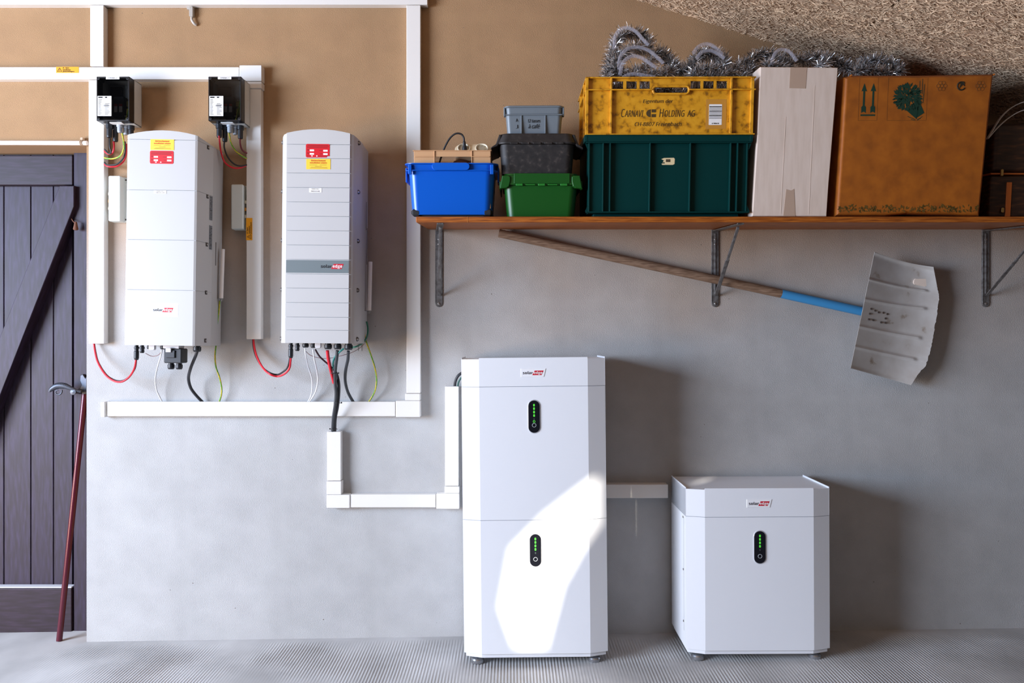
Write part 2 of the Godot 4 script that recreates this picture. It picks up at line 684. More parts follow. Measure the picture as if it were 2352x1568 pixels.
	g = Geo.new()
	g.box(Vector3(-0.65, -1.252, 3.6), Vector3(8.1, 0.06, 4.5), 0.003)  # out of view, added to cut the light bounced off the floor
	put(g, "added_dark_floor", flatmat("added_floor_dark", rgb(92, 90, 88), 0.8), fl)
	# sloping ceiling of wood-wool boards
	var cl := setting("ceiling", "sloping ceiling of coarse wood-wool boards")
	var wool := tri_mat("wood_wool", noise_tex(0.02, 4, ramp([[0.0, rgb(120, 92, 68)], [0.5, rgb(180, 150, 122)], [1.0, rgb(206, 180, 154)]]), 512, FastNoiseLite.TYPE_SIMPLEX, 11), Vector3.ONE * 2.0, null, 0.0, 1.0)
	var along := Vector3(1, -0.32, 0).normalized()
	var down := Vector3(-0.32, -1, 0).normalized()
	var on := func(xx: float, zz: float, low: float) -> Vector3:
		return Vector3(xx, 1.604 - 0.32 * xx, zz) + down * low
	for i in 9:
		var z0 := -0.2 + 0.61 * i
		var z1 := z0 + 0.604
		for k in 4:
			var xa := -4.75 + 2.03 * k
			var xb := xa + 2.026
			g = Geo.new()
			g.xf = Transform3D(Basis(along, -down, along.cross(-down)), on.call((xa + xb) / 2.0, (z0 + z1) / 2.0, -0.02))
			g.box(Vector3.ZERO, Vector3((xb - xa) * 1.05 - 0.004, 0.04, z1 - z0), 0.004)
			put(g, "ceiling_board", wool, cl)
	g = Geo.new()
	g.xf = Transform3D(Basis(along, -down, along.cross(-down)), on.call(-0.65, 2.8, -0.1))
	g.box(Vector3.ZERO, Vector3(8.8, 0.1, 6.4))
	put(g, "roof_slab", flatmat("roof", rgb(120, 110, 100), 0.9), cl)
	# the shreds that show on the boards in view
	g = Geo.new()
	for i in 42000:
		var xx := rng.randf_range(0.35, 2.45)
		var zz := rng.randf_range(0.0, 1.15)
		var seam := absf(zz - 0.41)
		if seam < 0.006 and rng.randf() < 0.8:
			continue
		var a := rng.randf_range(-1.1, 1.1) + (PI if rng.randf() < 0.5 else 0.0) + 0.35
		var dir := along * cos(a) + Vector3(0, 0, 1) * sin(a)
		var side := dir.cross(down)
		var len := rng.randf_range(0.006, 0.017)
		var wd := rng.randf_range(0.0007, 0.0017)
		var low := rng.randf_range(0.0, 0.006)
		var tilt := rng.randf_range(-0.5, 0.5)
		var bend := rng.randf_range(-0.35, 0.35)
		var mid: Vector3 = on.call(xx, zz, low + 0.001)
		var sh := rng.randf_range(0.62, 1.12)
		g.col = Color(0.86 * sh, 0.63 * sh, 0.42 * sh)
		var e0 := mid - dir * len + side * len * bend - down * minf(low, 0.003)
		var e1 := mid + dir * len + side * len * bend - down * low * rng.randf()
		var ss := (side + down * tilt).normalized() * wd
		g.flat(e0 - ss, e0 + ss, mid + ss, mid - ss, down)
		g.flat(mid - ss, mid + ss, e1 + ss, e1 - ss, down)
	var fm := StandardMaterial3D.new()
	fm.resource_name = "wood_shreds"
	fm.vertex_color_use_as_albedo = true
	fm.roughness = 0.9
	put(g, "wood_shreds", fm, cl).set_meta("kind", "stuff")
	# unseen walls beside and behind the camera, openings placed and shaped for the light
	var unseen_dark := flatmat("unseen_wall_dark", rgb(72, 68, 64), 0.95)  # dark tone for the unseen walls, chosen to cut bounced light
	var lw := setting("wall_left", "unseen left wall, its wide opening placed to light the room from the left")
	g = Geo.new()
	g.xf = Transform3D(Basis(Vector3(0, 0, -1), Vector3.UP, Vector3.RIGHT), Vector3(-4.7, 0, 0))
	g.slab(-5.9, 0.28, -1.6, 3.6, 0.0, 0.3, [[-4.4, -1.2, -1.3, 1.25]])
	put(g, "plaster", unseen_dark, lw)
	var rw := setting("wall_right", "right wall of the garage")
	g = Geo.new()
	g.box(Vector3(3.3, -0.2, 2.8), Vector3(0.2, 2.8, 6.2))
	put(g, "plaster", unseen_dark, rw)
	var fw := setting("wall_front", "unseen front wall behind the camera, with openings shaped to throw sun patches on the cabinets")
	var csg := CSGCombiner3D.new()
	csg.name = "plaster"
	fw.add_child(csg)
	var big := CSGBox3D.new()
	big.size = Vector3(8.6, 5.4, 0.06)
	big.position = Vector3(-0.7, 1.1, 5.65)
	big.material = unseen_dark
	csg.add_child(big)
	var gap := PackedVector2Array()  # out of view, outline shaped to throw the sun patch on the tall cabinet
	for p: Array in [[1384, 1067], [1240, 1178], [1165, 1255], [1153, 1320], [1140, 1390], [1178, 1494], [1262, 1494], [1300, 1350], [1384, 1202]]:
		var q := W(p[0], p[1], 0.3)
		var t := (5.65 - q.z) / -SUN_DIR.z
		q -= SUN_DIR * t
		gap.append(Vector2(q.x, q.y))
	var cut := CSGPolygon3D.new()
	cut.polygon = gap
	cut.depth = 0.4
	cut.position = Vector3(0, 0, 5.85)
	cut.operation = CSGShape3D.OPERATION_SUBTRACTION
	cut.material = unseen_dark
	csg.add_child(cut)
	gap = PackedVector2Array()  # second unseen gap, shaped to light the top of the low cabinet
	for p: Array in [[1597, 1109], [1606, 1111], [1644, 1098], [1644, 1093], [1604, 1095], [1586, 1103]]:
		var q := W(p[0], p[1], D - F * 0.556 / (p[1] - 784.0))
		q -= SUN_DIR * ((5.65 - q.z) / -SUN_DIR.z)
		gap.append(Vector2(q.x, q.y))
	cut = CSGPolygon3D.new()
	cut.polygon = gap
	cut.depth = 0.4
	cut.position = Vector3(0, 0, 5.85)
	cut.operation = CSGShape3D.OPERATION_SUBTRACTION
	cut.material = unseen_dark
	csg.add_child(cut)
	# the yard outside, so that the openings look out on something
	var yard := setting("ground", "sunlit yard outside the garage")
	g = Geo.new()
	g.box(Vector3(0, -1.75, 2), Vector3(60, 0.2, 60))
	put(g, "gravel", flatmat("gravel", rgb(170, 155, 135), 0.95), yard)
	g = Geo.new()
	g.box(Vector3(-7.8, 1.9, 9.2), Vector3(4.8, 7.2, 0.4), 0.02)  # unseen wall added to keep the sun out of the left opening
	put(g, "added_sun_blocker", flatmat("sun_blocker", rgb(170, 160, 148), 0.95), yard)

func door() -> void:
	var root := setting("door_1", "old plank door with a diagonal brace, stained dark purple brown")
	var grain := noise_tex(0.02, 4, ramp([[0.0, rgb(56, 38, 52)], [0.4, rgb(70, 54, 74)], [0.65, rgb(78, 64, 90)], [1.0, rgb(96, 82, 112)]]), 512, FastNoiseLite.TYPE_SIMPLEX, 21)
	var wood := tri_mat("stained_wood", grain, Vector3(5.0, 0.6, 5.0), null, 0.0, 0.6, rgb(154, 143, 160))
	var woodx := tri_mat("stained_wood_across", grain, Vector3(0.6, 5.0, 5.0), null, 0.0, 0.6, rgb(142, 116, 124))
	var zf := -0.155
	var xs := [-2.66, W(8, 0, zf).x, W(70, 0, zf).x, W(122, 0, zf).x, W(166, 0, zf).x]
	for i in 4:
		var g := Geo.new()
		var a: float = xs[i]
		var b: float = xs[i + 1]
		g.box(Vector3((a + b) / 2.0, -0.2, zf - 0.02), Vector3(b - a - 0.0018, 2.2, 0.036), 0.003)
		put(g, "plank", wood, root)
	var post := Geo.new()
	var px0 := W(168, 0, -0.12).x
	post.box(Vector3((px0 - 1.76) / 2.0, -0.2, -0.147), Vector3(-1.76 - px0, 2.3, 0.05), 0.004)
	put(post, "door_post", wood, root)
	var rail := Geo.new()
	var top := W(0, 357, -0.125).y
	var bot := W(0, 425, -0.125).y
	rail.box(Vector3((px0 - 2.66) / 2.0 - 0.002, (top + bot) / 2.0, -0.14), Vector3(px0 + 2.66 - 0.004, top - bot, 0.035), 0.004)
	put(rail, "top_rail", woodx, root)
	var sill := Geo.new()
	top = W(0, 1351, -0.115).y
	sill.box(Vector3((px0 - 2.66) / 2.0 - 0.002, (top - 1.27) / 2.0, -0.138), Vector3(px0 + 2.66 - 0.004, top + 1.27, 0.046), 0.004)
	put(sill, "bottom_rail", woodx, root)
	var ledge := Geo.new()
	ledge.box(Vector3((px0 - 2.66) / 2.0 - 0.002, top + 0.003, -0.135), Vector3(px0 + 2.66 - 0.006, 0.007, 0.036), 0.003)
	put(ledge, "dust_ledge", flatmat("pale_dust", rgb(205, 205, 210), 1.0), root, "pale dust lying on the bottom rail")
	var brace := Geo.new()
	var a := W(136, 426, -0.1)
	var b := W(170, 426, -0.1)
	var c := W(170, 474, -0.1)
	var e := W(-130, 1240, -0.1)
	var f := W(-130, 1100, -0.1)
	brace.prism(PackedVector2Array([Vector2(a.x, a.y), Vector2(b.x, b.y), Vector2(c.x, c.y), Vector2(e.x, e.y), Vector2(f.x, f.y)]), -0.155, -0.1, 0.004)
	var bm := StandardMaterial3D.new()
	bm = tri_mat("stained_wood_brace", grain, Vector3(4.0, 0.8, 4.0), null, 0.0, 0.6, rgb(156, 143, 160))
	put(brace, "diagonal_brace", bm, root)
	# wrought lever handle with a rosette on the post
	var iron := flatmat("wrought_iron", rgb(84, 88, 98), 0.45, 0.6)
	var h := Geo.new()
	var path := []
	for p: Array in [[186, 899, -0.075], [176, 897, -0.07], [164, 892, -0.066], [148, 886, -0.062], [132, 886, -0.06], [119, 893, -0.06], [114, 899, -0.062]]:
		path.append(W(p[0], p[1], p[2]))
	var rr := [0.006, 0.006, 0.008, 0.013, 0.014, 0.010, 0.004]
	var pp := Geo.smooth_path(path, 5)
	for i in pp.size() - 1:
		var t := float(i) / 5.0
		var r0 := lerpf(rr[int(t)], rr[mini(int(t) + 1, 6)], t - int(t))
		var t2 := float(i + 1) / 5.0
		var r1 := lerpf(rr[mini(int(t2), 6)], rr[mini(int(t2) + 1, 6)], t2 - int(t2))
		h.tube(PackedVector3Array([pp[i], pp[i + 1]]), r0, 10, r1)
	var curl := []
	for k in 12:
		var an := -0.4 + k * 0.48
		var cc := W(133, 899, -0.06)
		curl.append(cc + Vector3(cos(an), -sin(an), 0) * (0.018 - k * 0.0012))
	h.tube(Geo.smooth_path(curl, 2), 0.0035, 8, 0.002)
	put(h, "door_handle", iron, root)
	var rose := Geo.new()
	rose.lathe(W(186, 898, -0.122), Vector3(0, 0, 1), [[0.0, 0.0], [0.013, 0.0], [0.013, 0.012], [0.009, 0.02], [0.009, 0.05], [0.012, 0.054], [0.012, 0.06], [0.0, 0.062]], 18)
	put(rose, "handle_boss", iron, root)
	var plate := Geo.new()
	var leaf := PackedVector2Array()
	for p: Array in [[182, 893], [187, 884], [183, 874], [184, 862], [190, 859], [196, 868], [199, 862], [199, 906], [190, 908]]:
		var q := W(p[0], p[1], -0.11)
		leaf.append(Vector2(q.x, q.y))
	plate.prism(leaf, -0.123, -0.11, 0.003)
	put(plate, "handle_plate", iron, root)
	var hook := Geo.new()
	hook.tube(Geo.smooth_path([W(162, 499, -0.12), W(168, 508, -0.10), W(172, 512, -0.10)], 4), 0.002, 6)
	hook.lathe(W(174, 508, -0.10), Vector3(0, -1, 0), [[0.0, 0.0], [0.005, 0.004], [0.008, 0.02], [0.011, 0.034], [0.008, 0.038], [0.0, 0.04]], 10)
	put(hook, "hanging_catch", flatmat("rust", rgb(110, 72, 56), 0.8), root, "small rusty catch hanging beside the brace")
	# dark block added to stand in for the shade behind the planks
	var back := Geo.new()
	back.box(Vector3(-2.2, -0.2, -0.235), Vector3(0.95, 2.3, 0.08))
	put(back, "shade_block", flatmat("shade_dark", rgb(50, 42, 48), 0.9), root)

func trunk_mat() -> StandardMaterial3D:
	return flatmat("white_plastic", rgb(232, 228, 222), 0.32)

func trunk(x0: float, y0: float, x1: float, y1: float, zf: float, label: String, group := "") -> Node3D:
	var a := W(x0, y1, zf)
	var b := W(x1, y0, zf)
	var mid := Vector3((a.x + b.x) / 2.0, (a.y + b.y) / 2.0, 0)
	var t := thing("cable_trunking", label, "trunking", Vector3(mid.x, mid.y, 0.0), group)
	var w := b.x - a.x
	var h := b.y - a.y
	var g := Geo.new()
	var inset := 0.0012
	g.box(Vector3(0, 0, (zf - 0.009) / 2.0 + 0.0005), Vector3(w - 2 * inset, h - 2 * inset, zf - 0.010), 0.001)
	put(g, "base", trunk_mat(), t)
	g = Geo.new()
	g.box(Vector3(0, 0, zf - 0.0045), Vector3(w, h, 0.009), 0.0025)
	put(g, "lid", trunk_mat(), t)
	return t

# an L corner: outer pixel rectangle and the arm widths it keeps; "keep" lists the two arms as pixel rectangles
func corner(arms: Array, zf: float, label: String) -> void:
	var t := thing("trunking_corner", label, "trunking", W((arms[0][0] + arms[0][2]) / 2.0, (arms[0][1] + arms[0][3]) / 2.0, 0.0), "")
	var g := geo(t)
	for r: Array in arms:
		var a := W(r[0], r[3], zf)
		var b := W(r[2], r[1], zf)
		g.box(Vector3((a.x + b.x) / 2.0, (a.y + b.y) / 2.0, zf / 2.0 + 0.0005), Vector3(b.x - a.x, b.y - a.y, zf - 0.001), 0.003)
	put(g, "moulded_cover", trunk_mat(), t)

func trunking() -> void:
	var zf := 0.036
	trunk(-60, -40, 982, 10.5, zf, "white trunking running along the very top of the wall")
	trunk(206.5, 11.5, 238, 152, zf, "short white upright trunking between the top run and the run with the orange sticker")
	var t := trunk(-60, 153.5, 549, 182, zf, "white horizontal trunking above the door with an orange warning sticker")
	warning(t, W(155, 160.5, zf + 0.0003), 0.094, 0.0255, 0.0)
	corner([[549.5, 149, 601, 186], [565.5, 187, 601, 203]], 0.04, "white trunking corner beside the right junction box, top of the second upright")
	trunk(203, 183, 239, 789, zf, "long white upright trunking along the door, left of the left inverter")
	t = trunk(565.5, 203.5, 599.5, 779, zf, "white upright trunking between the two inverters, upright orange sticker")
	warning(t, W(572.6, 526, zf + 0.0003), 0.0925, 0.0258, PI / 2.0)
	trunk(933.5, 11.5, 966, 903, zf, "tallest white upright trunking, right of both inverters, passing the shelf end")
	t = trunk(246, 922, 908, 956, zf, "white horizontal trunking under both inverters")
	var g := geo(t)
	g.box(W(241.5, 939.5, 0.02), Vector3(0.018, 0.064, 0.04), 0.003)
	put(g, "end_cap", trunk_mat(), t)
	corner([[909, 920, 965, 958], [930.5, 903.5, 965, 920]], 0.04, "white trunking corner where the tallest upright meets the run under the inverters")
	trunk(751, 991, 783, 1104, zf, "short white upright trunking that the black cable bundle enters")
	corner([[750, 1136, 803.5, 1167], [750, 1105, 784, 1136]], 0.04, "white trunking corner below the black cable bundle")
	trunk(804.5, 1135, 1001, 1165.5, zf, "lowest white horizontal trunking left of the tall cabinet")
	corner([[1002, 1133, 1055, 1169], [1021, 1117, 1055, 1133]], 0.04, "white trunking corner touching the tall cabinet's side")
	trunk(1022, 887, 1053.5, 1116, zf, "white upright trunking directly beside the tall battery cabinet")
	trunk(1380, 1112, 1535, 1144, 0.05, "short white trunking bridging the two battery cabinets")

func warning(t: Node3D, at: Vector3, w: float, h: float, turn: float) -> void:
	var o := Node3D.new()
	o.name = "warning_sticker"
	t.add_child(o, true)
	o.position = at - t.position
	o.rotation.z = turn
	o.set_meta("label", "orange warning sticker with black triangle and small lettering")
	var g := Geo.new()
	g.prism(round_rect(-w / 2, -h / 2, w / 2, h / 2, 0.001), 0.0, 0.0006)
	put(g, "sticker", flatmat("orange_sticker", rgb(245, 165, 20), 0.5), o)
	var ink := flatmat("ink", rgb(28, 24, 22), 0.6)
	g = Geo.new()
	for k in 3:
		var a0 := PI / 2 + TAU * k / 3
		var a1 := PI / 2 + TAU * (k + 1) / 3
		var c := Vector3(-w / 2 + 0.0145, -0.002, 0.0009)
		g.bar(c + Vector3(cos(a0), sin(a0), 0) * 0.0105, c + Vector3(cos(a1), sin(a1), 0) * 0.0105, Vector3(0, 0, 1), 0.0006, 0.0014)
	g.bar(Vector3(-w / 2 + 0.0145, 0.003, 0.0009), Vector3(-w / 2 + 0.0145, -0.004, 0.0009), Vector3(0, 0, 1), 0.0006, 0.0014)
	put(g, "warning_triangle", ink, o)
	lettering("DC - lignes", Vector3(-0.006, 0.0075, 0.0009), 0.026, 0.0055, ink, o, font_bold)
	lettering("installation", Vector3(-0.003, 0.0, 0.0009), 0.032, 0.005, ink, o, font_bold)
	lettering("photovoltaïques", Vector3(0.005, -0.0075, 0.0009), 0.048, 0.006, ink, o, font_bold)

# ---------------------------------------------------------------- inverters
func white_metal() -> StandardMaterial3D:
	return flatmat("white_enamel", rgb(195, 193, 191), 0.38)

func sticker(parent: Node3D, called: String, x0: float, y0: float, x1: float, y1: float, z: float, r: float, m: Material, label := "") -> MeshInstance3D:
	var g := Geo.new()
	g.prism(round_rect(x0, y0, x1, y1, r, 4), z, z + 0.0006)
	return put(g, called, m, parent, label)

func inverter(label: String, base: Vector3, turn: float, slatted: bool) -> Node3D:
	var t := thing("solar_inverter", label, "inverter", base, "")
	t.rotation.z = turn
	var top := 0.833 if not slatted else 0.829
	var arch := func(x: float) -> float:
		return top - 0.019 * pow(x / 0.136, 2.0) if absf(x) <= 0.136 else top - 0.019 - (absf(x) - 0.136) * 0.75
	var flat0 := func(_x: float) -> float: return 0.0
	var line := PackedVector2Array([Vector2(-0.151, 0.02), Vector2(-0.151, 0.128)])
	if slatted:
		for k in 6:
			var a := PI - k * PI / 10.0
			line.append(Vector2(-0.126 + 0.030 * cos(a), 0.152 + 0.084 * sin(a)))
	else:
		line.append(Vector2(-0.1345, 0.238))
	for k in 9:
		line.append(Vector2(-0.12 + 0.03 * k, 0.2372))
	if slatted:
		for k in 6:
			var a := PI / 2.0 - k * PI / 10.0
			line.append(Vector2(0.126 + 0.030 * cos(a), 0.152 + 0.084 * sin(a)))
	else:
		line.append(Vector2(0.1345, 0.238))
	line.append(Vector2(0.151, 0.128))
	line.append(Vector2(0.151, 0.02))
	var g := Geo.new()
	g.standing(line, flat0, arch, slatted)
	put(g, "body", flatmat("body_enamel", rgb(190, 187, 184), 0.42), t)
	# the cover, one piece above another with fine joints
	var rows: Array = [0.0, 0.0507, 0.101, 0.157, 0.2128, 0.268, 0.324, 0.380, 0.436, 0.4916, 0.547, 0.603, 0.659, 0.716, 0.770, 2.0] if slatted else [0.0, 0.2145, 0.4088, 0.6014, 0.797, 2.0]
	for i in rows.size() - 1:
		var lo: float = rows[i] + (0.0011 if i > 0 else 0.0)
		var hi: float = rows[i + 1] - 0.0011
		g = Geo.new()
		var p: PackedVector2Array
		if slatted:
			p = PackedVector2Array([Vector2(-0.1235, 0.2365)])
			p.append(Vector2(-0.1235, 0.2405))
			for k in 9:
				p.append(Vector2(-0.1225 + 0.030625 * k, 0.2415))
			p.append(Vector2(0.1235, 0.2405))
			p.append(Vector2(0.1235, 0.2365))
		else:
			p = PackedVector2Array([Vector2(-0.1528, 0.126), Vector2(-0.136, 0.2385)])
			for k in 9:
				p.append(Vector2(-0.128 + 0.032 * k, 0.2415))
			p.append(Vector2(0.136, 0.2385))
			p.append(Vector2(0.1528, 0.126))
		var f0 := func(_x: float) -> float: return lo
		var f1 := func(x: float) -> float: return minf(hi, arch.call(x) + 0.0006)
		g.standing(p, f0, f1, false)
		put(g, "cover_panel", white_metal(), t)
	return t

func recess_screws(t: Node3D, at: Array, dir: Vector3, square: bool) -> void:
	for p: Vector3 in at:
		var g := Geo.new()
		if square:
			g.bar(p - Vector3(0, 0.008, 0), p + Vector3(0, 0.008, 0), dir.cross(Vector3.UP), 0.016, 0.002, 0.001)
		else:
			g.lathe(p - dir * 0.001, dir, [[0.0086, 0.0], [0.0086, 0.0022], [0.0, 0.0022]], 18)
		var o := put(g, "screw_recess", flatmat("recess", rgb(72, 64, 60), 0.6), t)
		g = Geo.new()
		g.lathe(p + dir * 0.001, dir, [[0.0042, 0.0], [0.0042, 0.003], [0.0018, 0.0035], [0.0, 0.002]], 12)
		put(g, "screw", flatmat("steel", rgb(176, 172, 168), 0.3, 0.9), o)

func brand_mark(parent: Node3D, c: Vector3, w: float, h: float, dark: Color) -> void:
	# "solar" in dark grey, "edge" in white on a slanted red field
	lettering("solar", c + Vector3(-w * 0.255, 0, 0.0006), w * 0.47, h * 0.80, flatmat("logo_grey_%d" % int(dark.r * 255), dark, 0.5), parent, font_bold)
	var g := Geo.new()
	var s := h * 0.22
	g.prism(PackedVector2Array([Vector2(c.x + w * 0.0 - s, c.y - h * 0.62), Vector2(c.x + w * 0.46 - s, c.y - h * 0.62), Vector2(c.x + w * 0.46 + s * 1.4, c.y + h * 0.58), Vector2(c.x + w * 0.04 + s, c.y + h * 0.58)]), c.z, c.z + 0.0005)
	put(g, "red_field", flatmat("logo_red", rgb(200, 20, 44), 0.5), parent)
	lettering("edge", c + Vector3(w * 0.245, -h * 0.06, 0.0008), w * 0.42, h * 0.98, flatmat("logo_white", rgb(238, 232, 230), 0.5), parent, font_bold)

func notices(t: Node3D, yellow: Array, red: Array, torn: bool) -> void:
	var z := 0.2418
	var y := sticker(t, "notice_sticker", yellow[0], yellow[1], yellow[2], yellow[3], z, 0.001, flatmat("yellow_sticker", rgb(250, 206, 60), 0.5), "yellow notice sticker with red heading")
	var cx: float = (yellow[0] + yellow[2]) / 2.0
	var w: float = yellow[2] - yellow[0]
	var h: float = yellow[3] - yellow[1]
	var red_ink := flatmat("red_ink", rgb(205, 60, 20), 0.5)
	var ink := flatmat("brown_ink", rgb(96, 74, 20), 0.6)
	lettering("Déclenchement", Vector3(cx, yellow[3] - h * 0.17, z + 0.0008), w * 0.6, h * 0.16, red_ink, y, font_bold)
	lettering("installation solaire", Vector3(cx, yellow[3] - h * 0.38, z + 0.0008), w * 0.7, h * 0.14, red_ink, y, font_bold)
	var g := Geo.new()
	for r: Array in [[-0.36, -0.05, 0.58], [0.06, 0.34, 0.58], [-0.14, 0.14, 0.71], [-0.30, 0.36, 0.81], [-0.35, 0.38, 0.89]]:
		g.box(Vector3(cx + w * (r[0] + r[1]) / 2.0, yellow[3] - h * r[2], z + 0.0008), Vector3(w * (r[1] - r[0]), h * 0.022, 0.0003))
	put(g, "small_print", ink, y)
	var rm := flatmat("red_sticker", rgb(214, 8, 26), 0.45)
	var poly := round_rect(red[0], red[1], red[2], red[3], 0.006, 5)
	if torn:
		poly = PackedVector2Array()
		for p in round_rect(red[0], red[1], red[2], red[3], 0.006, 5):
			if not (p.x > red[2] - 0.008 and p.y < red[1] + 0.008):
				poly.append(p)
		poly.append(Vector2(red[2] - 0.012, red[1] + 0.0005))
		poly.append(Vector2(red[2] - 0.0105, red[1] + 0.006))
		poly.append(Vector2(red[2] - 0.0005, red[1] + 0.0055))
	g = Geo.new()
	g.prism(poly, z, z + 0.0006)
	var r := put(g, "warning_sticker", rm, t, "red rounded sticker with small white fields, one corner torn" if torn else "red rounded sticker with small white fields")
	w = red[2] - red[0]
	h = red[3] - red[1]
	for q: Array in [[0.165, 0.345, 0.47], [0.73, 0.915, 0.49], [0.165, 0.345, 0.73], [0.73, 0.915, 0.74]]:
		g = Geo.new()
		g.prism(round_rect(red[0] + w * q[0], red[3] - h * (q[2] + 0.07), red[0] + w * q[1], red[3] - h * (q[2] - 0.06), 0.0008, 2), z + 0.0005, z + 0.0009)
		put(g, "white_field", flatmat("label_white", rgb(240, 238, 236), 0.5), r)
	for q: Array in [[0.23, 0.29, 0.885], [0.44, 0.49, 0.885]]:
		g = Geo.new()
		g.prism(round_rect(red[0] + w * q[0], red[3] - h * (q[2] + 0.04), red[0] + w * q[1], red[3] - h * (q[2] - 0.04), 0.001, 3), z + 0.0005, z + 0.0009)
		put(g, "white_field", flatmat("label_white", rgb(240, 238, 236), 0.5), r)
	g = Geo.new()
	for q: Array in [[0.08, 0.92, 0.09], [0.05, 0.95, 0.18], [0.05, 0.90, 0.27], [0.05, 0.14, 0.40], [0.05, 0.14, 0.47], [0.05, 0.14, 0.66], [0.05, 0.14, 0.73], [0.55, 0.70, 0.48], [0.58, 0.70, 0.73], [0.05, 0.17, 0.885], [0.52, 0.92, 0.885]]:
		g.box(Vector3(red[0] + w * (q[0] + q[1]) / 2.0, red[3] - h * q[2], z + 0.0008), Vector3(w * (q[1] - q[0]), h * 0.03, 0.0003))
	put(g, "small_print", flatmat("dark_red_ink", rgb(110, 6, 16), 0.6), r)

func name_label(t: Node3D, x0: float, y0: float, x1: float, y1: float, line: String) -> void:
	var o := sticker(t, "name_label", x0, y0, x1, y1, 0.2418, 0.001, flatmat("label_white", rgb(240, 238, 236), 0.5))
	lettering(line, Vector3((x0 + x1) / 2.0, y0 + (y1 - y0) * 0.28, 0.2426), (x1 - x0) * 0.72, (y1 - y0) * 0.26, flatmat("grey_ink", rgb(120, 108, 98), 0.6), o, font_plain)
	lettering("CHAMBRE PANEL 1", Vector3((x0 + x1) / 2.0, y0 + (y1 - y0) * 0.78, 0.2426), (x1 - x0) * 0.66, (y1 - y0) * 0.14, flatmat("grey_ink", rgb(120, 108, 98), 0.6), o, font_plain)

func gland(parent: Node3D, at: Vector3, r: float, h: float, called := "cable_gland") -> MeshInstance3D:
	var g := Geo.new()
	g.lathe(at, Vector3.DOWN, [[r * 0.8, 0.0], [r * 0.8, h * 0.25], [r, h * 0.28], [r, h * 0.75], [r * 0.8, h], [r * 0.45, h], [r * 0.45, h * 0.9]], 8)
	return put(g, called, flatmat("black_nylon", rgb(34, 34, 38), 0.42), parent)

func plug(parent: Node3D, at: Vector3, long: bool) -> void:
	var g := Geo.new()
	var l := 0.062 if long else 0.034
	g.lathe(at, Vector3.DOWN, [[0.007, 0.0], [0.007, 0.008], [0.0095, 0.010], [0.0095, 0.017], [0.008, 0.019], [0.008, 0.026], [0.0095, 0.028], [0.0095, l - 0.008], [0.007, l], [0.0, l]], 10)
	put(g, "plug_connector", flatmat("black_nylon", rgb(34, 34, 38), 0.42), parent)

func antenna(t: Node3D, base: Vector3, tip: Vector3) -> void:
	var g := Geo.new()
	g.tube(PackedVector3Array([base, base.lerp(tip, 0.5), base.lerp(tip, 0.985), tip]), 0.0085, 14, 0.0078)
	var a := put(g, "antenna_rod", flatmat("antenna_white", rgb(236, 228, 222), 0.45), t)
	g = Geo.new()
	g.box(base + Vector3(-0.009, -0.001, -0.004), Vector3(0.036, 0.002, 0.022), 0.0006)
	g.lathe(base, Vector3.DOWN, [[0.006, 0.0], [0.006, 0.006], [0.004, 0.007], [0.004, 0.012], [0.0, 0.012]], 10)
	g.box(base + Vector3(-0.026, -0.028, -0.004), Vector3(0.002, 0.056, 0.022), 0.0006)
	put(g, "bracket", flatmat("zinc", rgb(170, 168, 165), 0.4, 0.8), a)

